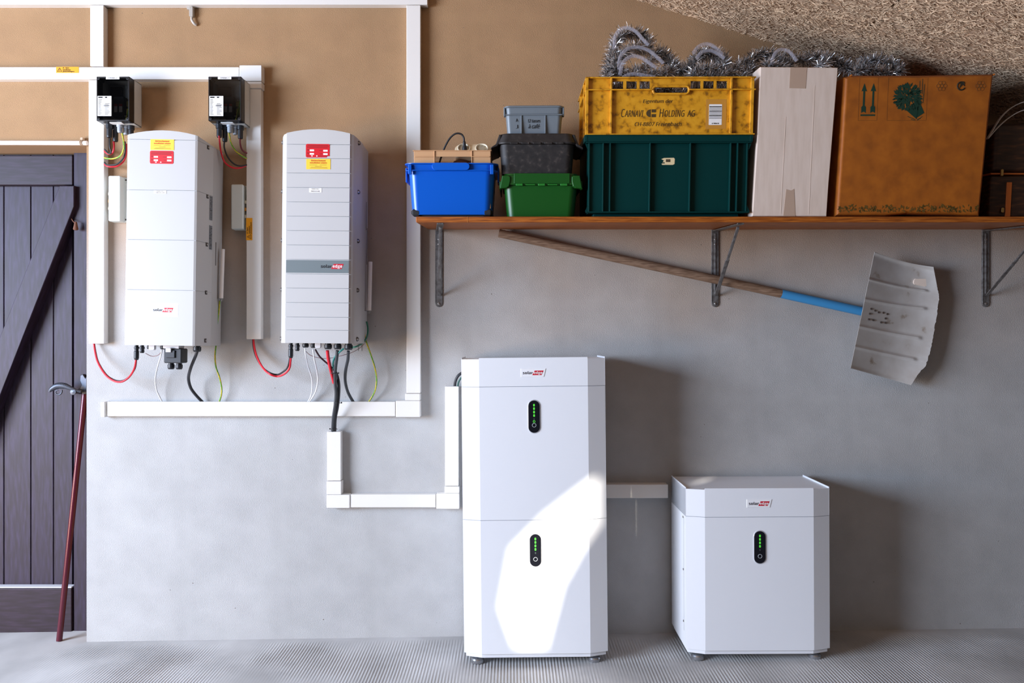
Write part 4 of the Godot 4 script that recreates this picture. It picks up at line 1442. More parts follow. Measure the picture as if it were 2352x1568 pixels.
func brand_mark_flat(parent: Node3D, c: Vector3, w: float, h: float) -> void:
	lettering("solar", c + Vector3(-w * 0.255, 0, 0.0004), w * 0.47, h * 0.72, flatmat("logo_grey_badge", rgb(70, 66, 72), 0.5), parent, font_bold)
	var g := Geo.new()
	var s := h * 0.22
	g.prism(PackedVector2Array([Vector2(c.x + w * 0.0 - s, c.y - h * 0.60), Vector2(c.x + w * 0.44 - s, c.y - h * 0.60), Vector2(c.x + w * 0.46 + s, c.y + h * 0.52), Vector2(c.x + w * 0.03 + s, c.y + h * 0.52)]), c.z, c.z + 0.0004)
	put(g, "red_field", flatmat("logo_red", rgb(200, 20, 44), 0.5), parent)
	lettering("edge", c + Vector3(w * 0.235, -h * 0.08, 0.0006), w * 0.41, h * 0.88, flatmat("logo_white", rgb(238, 232, 230), 0.5), parent, font_bold)

func control_panel(m: Node3D, c: Vector3, extra: bool) -> void:
	var g := Geo.new()
	g.prism(round_rect(c.x - 0.0245, c.y - 0.0645, c.x + 0.0245, c.y + 0.0645, 0.0244, 8), c.z - 0.001, c.z + 0.0025, 0.002, true)
	put(g, "panel_rim", flatmat("rim_silver", rgb(214, 216, 222), 0.3, 0.3), m)
	g = Geo.new()
	g.prism(round_rect(c.x - 0.0215, c.y - 0.0615, c.x + 0.0215, c.y + 0.0615, 0.0214, 8), c.z + 0.0015, c.z + 0.0038, 0.001, true)
	put(g, "control_panel", flatmat("panel_black", rgb(20, 21, 28), 0.22), m, "black oval control panel with green lights")
	var led := flatmat("led_green", rgb(60, 170, 50), 0.4)
	led.emission_enabled = true
	led.emission = rgb(96, 230, 70)
	led.emission_energy_multiplier = 0.55
	for k in 4:
		g = Geo.new()
		g.prism(round_rect(c.x - 0.0032, c.y + 0.0385 - k * 0.0131, c.x + 0.0032, c.y + 0.0485 - k * 0.0131, 0.003, 4), c.z + 0.0035, c.z + 0.0042)
		put(g, "led_light", led, m)
	g = Geo.new()
	g.prism(round_rect(c.x - 0.0022, c.y - 0.0135, c.x + 0.0022, c.y - 0.006, 0.002, 3), c.z + 0.0035, c.z + 0.0041)
	put(g, "unlit_indicator", flatmat("led_off", rgb(58, 70, 68), 0.4), m)
	var y := c.y - (0.0325 if extra else 0.0335)
	g = Geo.new()
	var ring := PackedVector3Array()
	for k in 25:
		ring.append(Vector3(c.x + cos(TAU * k / 24.0) * 0.0072, y + sin(TAU * k / 24.0) * 0.0072, c.z + 0.0040))
	g.tube(ring, 0.0008, 6)
	put(g, "button_ring", flatmat("ring_grey", rgb(190, 196, 200), 0.35), m)
	if extra:
		g = Geo.new()
		ring = PackedVector3Array()
		for k in 21:
			ring.append(Vector3(c.x + cos(TAU * k / 20.0) * 0.0038, c.y - 0.0185 + sin(TAU * k / 20.0) * 0.0038, c.z + 0.0040))
		g.tube(ring, 0.0009, 6)
		put(g, "led_light", led, m)

func cabinets() -> void:
	var x := 0.0925
	cabinet("tall white battery cabinet of two stacked modules, left of the low one", Vector3(x, floor_y(x), 0), 0.0102, 0.035, [0.5546, 1.062], 1.173, [false, true])
	x = 0.9417
	cabinet("low white battery cabinet of one module, standing alone on the right", Vector3(x, floor_y(x), 0), 0.004, 0.022, [0.5536], 0.664, [false])

# ---------------------------------------------------------------- the shelf and what stands on it
func shelf() -> void:
	var grain := noise_tex(0.02, 4, ramp([[0.0, rgb(118, 58, 12)], [0.5, rgb(158, 84, 20)], [1.0, rgb(190, 112, 38)]]), 512, FastNoiseLite.TYPE_SIMPLEX, 31)
	var m := tri_mat("varnished_wood", grain, Vector3(0.7, 9.0, 9.0), null, 0.0, 0.5)
	var t := thing("wall_shelf", "long varnished orange brown plank shelf carrying the boxes", "shelf", Vector3.ZERO, "")
	t.transform = on_shelf(955, 0.0, 0.0)
	var g := Geo.new()
	g.box(Vector3(1.36, -0.011, -0.1985), Vector3(2.72, 0.022, 0.397), 0.003)
	put(g, "plank", m, t)
	g = Geo.new()
	g.box(Vector3(0.19, -0.011, 0.0002), Vector3(0.0014, 0.021, 0.0012))
	put(g, "edge_joint", flatmat("joint_pale", rgb(196, 130, 60), 0.5), t)
	var steel := tri_mat("bracket_steel", noise_tex(0.03, 4, ramp([[0.0, rgb(88, 80, 76)], [0.6, rgb(122, 119, 117)], [1.0, rgb(138, 134, 132)]]), 256, FastNoiseLite.TYPE_SIMPLEX, 33), Vector3.ONE * 4.0, null, 0.0, 0.5)
	steel.metallic = 0.55
	for q: Array in [[1008.5, -0.264, "steel shelf bracket below the blue box, near the shelf's left end"], [1642.0, 0.843, "steel shelf bracket in the middle with the shovel handle behind its strut"], [2262.5, 1.985, "steel shelf bracket at the right, beyond the shovel blade"]]:
		var top := W(q[0], 528, 0.0)
		var low := W(q[0], 705, 0.0)
		var b := thing("shelf_bracket", q[2], "bracket", Vector3(top.x, low.y, 0.0), "")
		var h := top.y - low.y
		var dx: float = q[1] - top.x
		g = Geo.new()
		var poly := PackedVector2Array([Vector2(-0.0155, h), Vector2(-0.0155, 0.0155)])
		for k in 7:
			var a := PI + PI * k / 6.0
			poly.append(Vector2(cos(a) * 0.0155, 0.0155 + sin(a) * 0.0155))
		poly.append(Vector2(0.0155, h))
		g.prism(poly, 0.001, 0.006, 0.0015)
		g.box(Vector3(0, h / 2 + 0.02, 0.0065), Vector3(0.009, h - 0.07, 0.004), 0.0015)
		put(g, "upright", steel, b)
		g = Geo.new()
		var y0 := h - 0.004
		var y1 := 0.436 + SHELF_SLOPE * 0.02 - 0.0045 - low.y
		g.bar(Vector3(0, y0, 0.002), Vector3(dx, y1, 0.385), Vector3.RIGHT, 0.026, 0.004, 0.001)
		g.box(Vector3(dx, y1 + 0.003, 0.386), Vector3(0.024, 0.010, 0.004), 0.001)
		put(g, "arm", steel, b)
		g = Geo.new()
		var p0 := Vector3(0.002, 0.048, 0.010)
		var p1 := Vector3(dx * 0.92, y1 - 0.006, 0.352)
		g.bar(p0, p0.lerp(p1, 0.55), Vector3.RIGHT, 0.016, 0.005, 0.002)
		g.bar(p0.lerp(p1, 0.45), p1, Vector3.RIGHT, 0.011, 0.007, 0.002)
		put(g, "strut", steel, b)
		for y: float in [0.014, h - 0.04, h - 0.06]:
			g = Geo.new()
			g.lathe(Vector3(0, y, 0.0055), Vector3(0, 0, 1), [[0.006, 0.0], [0.0055, 0.002], [0.003, 0.0035], [0.0, 0.0038]], 12)
			put(g, "screw", flatmat("steel", rgb(176, 172, 168), 0.3, 0.9), b)

func plastic(key: String, c: Color, rough := 0.35) -> StandardMaterial3D:
	return flatmat(key, c, rough)

func on_board(called: String, label: String, category: String, px: float, h: float, back: float, yaw := 0.0) -> Node3D:
	var t := thing(called, label, category)
	t.transform = on_shelf(px, h, back)
	t.rotate_object_local(Vector3.UP, yaw)
	return t

func shelf_boxes() -> void:
	# blue tub; its origin is the middle of its foot
	var blue := plastic("blue_plastic", rgb(4, 90, 196), 0.3)
	var t := on_board("storage_tub", "bright blue open storage tub with black corner feet, at the shelf's left end", "storage box", 1036, 0.001, 0.152)
	var g := Geo.new()
	g.tub([[0.008, 0.148, 0.122, 0.028], [0.165, 0.159, 0.134, 0.034], [0.166, 0.171, 0.145, 0.038], [0.1685, 0.171, 0.145, 0.038], [0.1685, 0.160, 0.136, 0.034], [0.188, 0.1625, 0.138, 0.034], [0.190, 0.173, 0.147, 0.04], [0.193, 0.173, 0.147, 0.04], [0.193, 0.158, 0.132, 0.03], [0.03, 0.143, 0.117, 0.025]], Vector3.ZERO, true, true, 6)
	put(g, "body", blue, t)
	g = Geo.new()
	g.prism(round_rect(-0.069, 0.1665, 0.069, 0.194, 0.0135, 6), 0.139, 0.150, 0.002)
	put(g, "handle", blue, t)
	for sx: float in [-1.0, 1.0]:
		g = Geo.new()
		g.box(Vector3(sx * 0.150, 0.170, 0.140), Vector3(0.013, 0.036, 0.012), 0.002)
		put(g, "clip", blue, t)
		g = Geo.new()
		g.box(Vector3(sx * 0.172, 0.158, 0.03), Vector3(0.006, 0.055, 0.10), 0.002)
		put(g, "side_clip", blue, t)
	for sx: float in [-1.0, 1.0]:
		for sz: float in [-1.0, 1.0]:
			g = Geo.new()
			g.box(Vector3(sx * 0.1325, 0.016, sz * 0.1065), Vector3(0.036, 0.028, 0.036), 0.009)
			put(g, "corner_foot", plastic("rubber_black", rgb(26, 27, 30), 0.7), t)
	g = Geo.new()
	g.box(Vector3(0, 0.005, 0), Vector3(0.24, 0.008, 0.215), 0.002)
	put(g, "foot_rim", plastic("rubber_black", rgb(26, 27, 30), 0.7), t)
	# beige tray standing in the tub
	var beige := plastic("beige_plastic", rgb(206, 160, 116), 0.5)
	t = on_board("open_tray", "beige tray with handle slots, sitting inside the blue tub", "tray", 1038, 0.0325, 0.152)
	var hw := 0.1405
	var hd := 0.1135
	g = Geo.new()
	for sz: float in [-1.0, 1.0]:
		g.slab(-hw, hw, 0.0, 0.212, sz * hd - 0.0015, sz * hd + 0.0015, [[-0.064, 0.070, 0.150, 0.189]])
		g.box(Vector3(0, 0.2105, sz * (hd + 0.002)), Vector3(hw * 2 + 0.006, 0.003, 0.008), 0.001)
		for q: Array in [[-hw + 0.002, -0.066], [0.072, hw - 0.002]]:
			g.box(Vector3((q[0] + q[1]) / 2.0, 0.1885, sz * (hd + 0.002)), Vector3(q[1] - q[0], 0.003, 0.005), 0.001)
		g.box(Vector3(-0.066, 0.178, sz * (hd + 0.002)), Vector3(0.003, 0.066, 0.006), 0.001)
		g.box(Vector3(0.072, 0.178, sz * (hd + 0.002)), Vector3(0.003, 0.066, 0.006), 0.001)
		g.box(Vector3(sz * hw, 0.106, 0), Vector3(0.003, 0.212, hd * 2), 0.001)
		g.box(Vector3(sz * (hw + 0.002), 0.2105, 0), Vector3(0.007, 0.003, hd * 2 + 0.006), 0.001)
	g.box(Vector3(0, 0.002, 0), Vector3(hw * 2, 0.004, hd * 2), 0.0)
	put(g, "body", beige, t)
	# what is in the tray: twin socket adapter, dark cloth, plug with lead
	t = on_board("socket_adapter", "cream twin socket adapter lying in the beige tray", "adapter", 1083, 0.224, 0.12)
	var cream := plastic("cream_plastic", rgb(232, 212, 178), 0.4)
	g = Geo.new()
	g.xf = Transform3D(Basis(Vector3(1, 0, 0), -0.7), Vector3(0, 0.030, 0))
	g.prism(round_rect(-0.068, -0.026, 0.068, 0.030, 0.026, 6), -0.035, 0.012, 0.004, true)
	put(g, "body", cream, t)
	g = Geo.new()
	for x: float in [-0.034, 0.034]:
		g.xf = Transform3D(Basis(Vector3(1, 0, 0), -0.7), Vector3(x, 0.030, 0))
		g.lathe(Vector3(0, 0.002, 0.011), Vector3(0, 0, 1), [[0.025, 0.0], [0.025, 0.005], [0.022, 0.006], [0.020, 0.001], [0.0, 0.001]], 24)
	put(g, "socket_ring", plastic("cream_light", rgb(238, 224, 196), 0.4), t)
	t = on_board("plug", "black plug standing in the twin socket adapter with its lead arching left", "plug", 1064, 0.254, 0.11)
	g = Geo.new()
	g.lathe(Vector3(0, 0.0, 0), Vector3(-0.05, 1, 0.1), [[0.0, 0.0], [0.010, 0.001], [0.0085, 0.012], [0.0065, 0.020], [0.0055, 0.032], [0.004, 0.037], [0.0, 0.038]], 12)
	put(g, "plug_body", plastic("lead_black", rgb(30, 29, 32), 0.5), t)
	g = Geo.new()
	g.tube(Geo.smooth_path([Vector3(-0.002, 0.034, 0.003), Vector3(-0.004, 0.050, 0.004), Vector3(-0.014, 0.062, 0.005), Vector3(-0.034, 0.063, 0.005), Vector3(-0.056, 0.047, 0.0), Vector3(-0.076, 0.014, -0.005), Vector3(-0.090, -0.02, -0.01), Vector3(-0.102, -0.065, -0.012), Vector3(-0.098, -0.10, -0.012)], 6), 0.0036, 10)
	put(g, "lead", plastic("lead_black", rgb(30, 29, 32), 0.5), t)
	t = on_board("cloth_pouch", "dark brown pouch inside the beige tray, seen through its slot", "pouch", 1056, 0.066, 0.13)
	g = Geo.new()
	g.tub([[0.0, 0.055, 0.05, 0.04], [0.07, 0.060, 0.055, 0.045], [0.13, 0.045, 0.045, 0.04], [0.152, 0.03, 0.03, 0.03], [0.158, 0.012, 0.012, 0.01]], Vector3.ZERO, true, true, 5)
	put(g, "pouch", plastic("dark_brown_cloth", rgb(74, 38, 22), 0.9), t)
	# green box with lid
	var green := plastic("green_plastic", rgb(14, 78, 18), 0.4)
	t = on_board("lidded_box", "dark green plastic box with clipped lid, beneath the black one", "storage box", 1243, 0.001, 0.19)
	g = Geo.new()
	g.tub([[0.0, 0.126, 0.150, 0.03], [0.112, 0.136, 0.160, 0.03], [0.115, 0.136, 0.160, 0.03], [0.115, 0.12, 0.14, 0.03]], Vector3.ZERO, true, true, 6)
	put(g, "body", green, t)
	g = Geo.new()
	g.tub([[0.116, 0.142, 0.166, 0.034], [0.118, 0.144, 0.168, 0.034], [0.150, 0.141, 0.165, 0.034], [0.153, 0.138, 0.161, 0.034], [0.158, 0.136, 0.159, 0.03]], Vector3.ZERO, true, true, 6)
	for sx: float in [-1.0, 1.0]:
		g.prism(PackedVector2Array([Vector2(sx * 0.112, 0.145), Vector2(sx * 0.112, 0.128), Vector2(sx * 0.117, 0.110), Vector2(sx * 0.126, 0.104), Vector2(sx * 0.153, 0.101), Vector2(sx * 0.149, 0.122), Vector2(sx * 0.143, 0.150), Vector2(sx * 0.119, 0.150)]), 0.150, 0.172, 0.004)
		g.box(Vector3(sx * 0.150, 0.115, 0.02), Vector3(0.006, 0.03, 0.28), 0.002)
	g.box(Vector3(0.003, 0.139, 0.168), Vector3(0.206, 0.038, 0.006), 0.002)
	put(g, "lid", green, t)
	g = Geo.new()
	for k in 5:
		g.box(Vector3(-0.08 + 0.041 * k, 0.1165, 0.169), Vector3(0.026 if k % 2 == 0 else 0.036, 0.008 if k % 2 == 0 else 0.004, 0.006), 0.0015)
	put(g, "hinge", plastic("green_light_plastic", rgb(36, 120, 40), 0.4), t)
	# black box with flared lid
	var black := tri_mat("black_tub", noise_tex(0.02, 5, ramp([[0.0, rgb(26, 23, 23)], [0.62, rgb(40, 36, 35)], [0.80, rgb(58, 52, 49)], [1.0, rgb(92, 82, 74)]]), 512, FastNoiseLite.TYPE_SIMPLEX, 41), Vector3.ONE * 3.0, null, 0.0, 0.6, Color.WHITE, false)
	t = on_board("lidded_box", "dusty black plastic box with flared lid, between the green and the grey one", "storage box", 1234, 0.160, 0.19)
	g = Geo.new()
	g.tub([[0.0, 0.131, 0.150, 0.03], [0.105, 0.138, 0.158, 0.03], [0.106, 0.12, 0.14, 0.03]], Vector3.ZERO, true, true, 6)
	put(g, "body", black, t)
	g = Geo.new()
	g.tub([[0.107, 0.146, 0.166, 0.036], [0.112, 0.147, 0.167, 0.036], [0.140, 0.138, 0.158, 0.034], [0.145, 0.134, 0.154, 0.032]], Vector3.ZERO, true, true, 6)
	for sx: float in [-1.0, 1.0]:
		g.prism(PackedVector2Array([Vector2(sx * 0.130, 0.142), Vector2(sx * 0.140, 0.142), Vector2(sx * 0.152, 0.108), Vector2(sx * 0.170, 0.096), Vector2(sx * 0.170, 0.091), Vector2(sx * 0.146, 0.100), Vector2(sx * 0.138, 0.112)]), -0.13, 0.150, 0.003)
	for k in 5:
		g.box(Vector3(-0.085 + 0.042 * k, 0.108, 0.166), Vector3(0.03, 0.007, 0.008), 0.002)
	put(g, "lid", black, t)
	# small grey box with handwriting
	var grey := plastic("grey_plastic", rgb(112, 120, 126), 0.4)
	t = on_board("lidded_box", "small grey lidded box with handwriting, topmost on the black box", "storage box", 1229, 0.306, 0.175, -0.03)
	g = Geo.new()
	g.tub([[0.0, 0.099, 0.120, 0.016], [0.070, 0.105, 0.126, 0.018], [0.071, 0.09, 0.11, 0.018]], Vector3.ZERO, true, true, 4)
	for x: float in [-0.046, 0.042]:
		g.box(Vector3(x, 0.034, 0.124), Vector3(0.0035, 0.066, 0.010), 0.001)
	g.box(Vector3(0.0, 0.0685, 0.126), Vector3(0.208, 0.004, 0.010), 0.001)
	put(g, "body", grey, t)
	g = Geo.new()
	g.tub([[0.072, 0.104, 0.125, 0.02], [0.094, 0.106, 0.127, 0.02], [0.096, 0.111, 0.132, 0.022], [0.099, 0.111, 0.132, 0.022], [0.103, 0.105, 0.126, 0.02]], Vector3.ZERO, true, true, 4)
	for sx: float in [-1.0, 1.0]:
		g.box(Vector3(sx * 0.109, 0.083, 0.105), Vector3(0.006, 0.034, 0.03), 0.002)
	put(g, "lid", grey, t)
	var pen := flatmat("marker_ink", rgb(20, 20, 24), 0.6)
	lettering("12 tasses", Vector3(0.000, 0.047, 0.1252), 0.046, 0.012, pen, t, font_plain, 0.2)
	lettering("à café", Vector3(0.000, 0.028, 0.1238), 0.040, 0.016, pen, t, font_plain, 0.2)
	lettering("A", Vector3(-0.063, 0.050, 0.1254), 0.008, 0.012, pen, t, font_plain)
	lettering("J", Vector3(-0.063, 0.027, 0.1236), 0.008, 0.013, pen, t, font_plain)
	# teal crate
	var teal := plastic("teal_plastic", rgb(0, 50, 48), 0.45)
	teal.metallic_specular = 0.3
	t = on_board("plastic_crate", "dark teal ribbed crate, lower of the two large crates", "crate", 1534, 0.001, 0.006)
	hw = 0.307
	var dp := 0.385
	g = Geo.new()
	g.box(Vector3(0, 0.145, -0.016), Vector3(0.575, 0.265, 0.006), 0.0)
	g.box(Vector3(0, 0.145, -dp + 0.012), Vector3(0.575, 0.265, 0.006), 0.0)
	for sx: float in [-1.0, 1.0]:
		g.box(Vector3(sx * 0.287, 0.145, -dp / 2), Vector3(0.006, 0.265, dp - 0.03), 0.0)
	g.box(Vector3(0, 0.015, -dp / 2), Vector3(0.57, 0.006, dp - 0.03), 0.0)
	g.box(Vector3(0, 0.006, -dp / 2), Vector3(0.54, 0.012, dp - 0.06), 0.003)
	put(g, "body", teal, t)
	g = Geo.new()
	for z: float in [-0.007, -dp + 0.005]:
		g.box(Vector3(0, 0.281, z), Vector3(hw * 2, 0.025, 0.012), 0.002)
		g.box(Vector3(0, 0.266, z + 0.002), Vector3(hw * 2 - 0.01, 0.004, 0.016), 0.001)
	for sx: float in [-1.0, 1.0]:
		g.box(Vector3(sx * (hw - 0.006), 0.281, -dp / 2), Vector3(0.012, 0.025, dp), 0.002)
	g.box(Vector3(0, 0.292, -0.009), Vector3(hw * 2, 0.003, 0.018), 0.001)
	put(g, "rim", teal, t)
	for px: float in [1385, 1401, 1492, 1584, 1676, 1692]:
		g = Geo.new()
		g.box(Vector3((px - 1534.0) / 626.0, 0.142, -0.008), Vector3(0.0045, 0.25, 0.018), 0.001)
		put(g, "rib", teal, t)
	for sx: float in [-1.0, 1.0]:
		g = Geo.new()
		g.box(Vector3(sx * 0.289, 0.142, -0.011), Vector3(0.005, 0.25, 0.014), 0.001)
		g.prism(PackedVector2Array([Vector2(sx * 0.287, 0.262), Vector2(sx * 0.303, 0.262), Vector2(sx * 0.292, 0.236)]), -0.012, -0.006)
		g.prism(PackedVector2Array([Vector2(sx * 0.287, 0.018), Vector2(sx * 0.303, 0.018), Vector2(sx * 0.292, 0.042)]), -0.012, -0.006)
		put(g, "corner_rib", teal, t)
	g = Geo.new()
	g.box(Vector3(0, 0.0155, -0.008), Vector3(0.60, 0.005, 0.018), 0.001)
	put(g, "base_lip", teal, t)
	g = Geo.new()
	var poly := PackedVector2Array()
	for p: Array in [[-15, 6], [-9, 8.5], [14, 9], [16, 6], [15.5, -5], [12, -7], [-13, -7], [-14, -4], [-6, -3.5], [-8, -1], [-12, -2], [-9, 3]]:
		poly.append(Vector2((p[0]) / 626.0, 0.199 + p[1] / 626.0))
	g.prism(poly, -0.0131, -0.0122)
	var sk := put(g, "torn_label", flatmat("paper_cream", rgb(226, 204, 158), 0.7), t)
	g = Geo.new()
	for k in 7:
		g.box(Vector3((-4.0 + k * 1.5) / 626.0, 0.203, -0.0118), Vector3(0.0011 if k % 2 == 0 else 0.0016, 0.010, 0.0004))
	put(g, "bar_print", flatmat("ink", rgb(28, 24, 22), 0.6), sk)
	# yellow crate
	var yellow := tri_mat("worn_yellow", noise_tex(0.012, 5, ramp([[0.0, rgb(120, 78, 14)], [0.30, rgb(196, 134, 18)], [0.45, rgb(214, 150, 26)], [1.0, rgb(226, 164, 40)]]), 512, FastNoiseLite.TYPE_SIMPLEX, 45), Vector3.ONE * 3.5, null, 0.0, 0.45, Color.WHITE, false)
	t = on_board("plastic_crate", "scuffed yellow crate with printed lettering, on top of the teal one", "crate", 1536.5, 0.296, 0.008, -0.012)
	hw = 0.3085
	dp = 0.375
	g = Geo.new()
	var k0 := 1.0 / 626.0
	var holes := []
	for q: Array in [[1405, 1430], [1437, 1461], [1467, 1491], [1583, 1606], [1612, 1636], [1642, 1666]]:
		holes.append([(q[0] - 1536.5) * k0, (q[1] - 1536.5) * k0, 0.166, 0.193])
	holes.append([(1499 - 1536.5) * k0, (1577 - 1536.5) * k0, 0.148, 0.171])
	g.slab(-hw + 0.005, hw - 0.005, 0.003, 0.202, -0.018, -0.013, holes)
	g.slab(-hw + 0.005, hw - 0.005, 0.003, 0.202, -dp + 0.013, -dp + 0.018, holes)
	for sx: float in [-1.0, 1.0]:
		g.box(Vector3(sx * (hw - 0.014), 0.085, -dp / 2), Vector3(0.005, 0.164, dp - 0.03), 0.0)
		g.box(Vector3(sx * (hw - 0.014), 0.184, -0.08), Vector3(0.005, 0.036, 0.13), 0.0)
		g.box(Vector3(sx * (hw - 0.014), 0.184, -dp + 0.08), Vector3(0.005, 0.036, 0.13), 0.0)
	g.box(Vector3(0, 0.006, -dp / 2), Vector3(0.58, 0.006, dp - 0.03), 0.0)
	put(g, "body", yellow, t)
	g = Geo.new()
	for z: float in [-0.009, -dp + 0.009]:
		g.box(Vector3(0, 0.2035, z), Vector3(hw * 2, 0.005, 0.018), 0.0015)
		g.box(Vector3(0, 0.002, z), Vector3(hw * 2, 0.005, 0.018), 0.0015)
		for q: Array in [[-hw, -0.064], [0.068, hw]]:
			g.box(Vector3((q[0] + q[1]) / 2.0, 0.1605, z), Vector3(q[1] - q[0], 0.005, 0.018), 0.0012)
	for sx: float in [-1.0, 1.0]:
		g.box(Vector3(sx * (hw - 0.009), 0.2035, -dp / 2), Vector3(0.018, 0.005, dp), 0.0015)
		g.box(Vector3(sx * (hw - 0.009), 0.1605, -dp / 2), Vector3(0.018, 0.004, dp), 0.0012)
	put(g, "rim", yellow, t)
	for px: float in [1347, 1402, 1675, 1722]:
		g = Geo.new()
		g.box(Vector3((px - 1536.5) * k0, 0.103, -0.009), Vector3(0.007 if px > 1350 and px < 1700 else 0.011, 0.198, 0.0175), 0.0012)
		put(g, "rib", yellow, t)
	for z: float in [-0.10, -0.28]:
		for sx: float in [-1.0, 1.0]:
			g = Geo.new()
			g.box(Vector3(sx * (hw - 0.008), 0.103, z), Vector3(0.015, 0.198, 0.006), 0.001)
			put(g, "side_rib", yellow, t)
	g = Geo.new()
	var ring := PackedVector3Array()
	var loop := round_rect(-0.0625, 0.146, 0.0675, 0.173, 0.0125, 5)
	for i in loop.size() + 1:
		ring.append(Vector3(loop[i % loop.size()].x, loop[i % loop.size()].y, -0.006))
	g.tube(ring, 0.0042, 8)
	for i in loop.size():
		var a := loop[i]
		var b := loop[(i + 1) % loop.size()]
		g.flat(Vector3(a.x, a.y, -0.006), Vector3(b.x, b.y, -0.006), Vector3(b.x, b.y, -0.018), Vector3(a.x, a.y, -0.018), Vector3(0.003 - a.x, 0.1595 - a.y, 0))
	put(g, "handle_rim", yellow, t)
	var ink := flatmat("crate_ink", rgb(74, 56, 22), 0.6)
	var z0 := -0.0124
	lettering("Eigentum der", Vector3(-0.0435, 0.120, z0), 0.107, 0.0165, ink, t, font_plain, 0.2)
	lettering("C", Vector3(-0.171, 0.0795, z0), 0.011, 0.029, ink, t, font_plain, 0.12)
	lettering("ARNAVI", Vector3(-0.130, 0.0775, z0), 0.066, 0.023, ink, t, font_plain, 0.12)
	lettering("H", Vector3(-0.030, 0.0795, z0), 0.013, 0.029, ink, t, font_plain, 0.12)
	lettering("OLDING", Vector3(0.017, 0.0775, z0), 0.072, 0.023, ink, t, font_plain, 0.12)
	lettering("AG", Vector3(0.078, 0.0775, z0), 0.026, 0.023, ink, t, font_plain, 0.12)
	lettering("CH-8807 Freienbach", Vector3(-0.042, 0.040, z0), 0.170, 0.015, ink, t, font_plain, 0.2)
	g = Geo.new()
	poly = PackedVector2Array()
	for i in 9:
		var a := PI / 2.0 + PI * i / 8.0
		poly.append(Vector2(-0.069 + cos(a) * 0.0165, 0.0785 + sin(a) * 0.0140))
	g.prism(poly, z0 - 0.0004, z0)
	for q: Array in [[0.0815, 0.0925], [0.0645, 0.0755]]:
		g.prism(rect(-0.066, q[0], -0.050, q[1]), z0 - 0.0004, z0)
	put(g, "printed_emblem", ink, t)
	g = Geo.new()
	g.prism(rect(0.1315, 0.022, 0.206, 0.128), z0 - 0.0006, z0 - 0.0001)
	var fr := put(g, "label_holder", flatmat("holder_tan", rgb(196, 138, 52), 0.5), t)
	g = Geo.new()
	g.prism(round_rect(0.143, 0.036, 0.190, 0.110, 0.002, 2), z0, z0 + 0.0005)
	put(g, "paper_label", flatmat("label_white", rgb(240, 238, 236), 0.5), fr)
	g = Geo.new()
	for k in 9:
		g.box(Vector3(0.1665, 0.101 - k * 0.0052, z0 + 0.0006), Vector3(0.045, 0.0032 if k % 3 == 0 else 0.0016, 0.0003))
	put(g, "bar_print", flatmat("ink", rgb(28, 24, 22), 0.6), fr)
	lettering("4 1954 0", Vector3(0.1665, 0.0415, z0 + 0.0007), 0.026, 0.005, flatmat("ink", rgb(28, 24, 22), 0.6), fr, font_bold)

func outline(px0: float, pts: Array, base_y: float) -> PackedVector2Array:
	var out := PackedVector2Array()
	for p: Array in pts:
		out.append(Vector2((p[0] - px0) / 630.0, (base_y - p[1]) / 630.0))
	return out

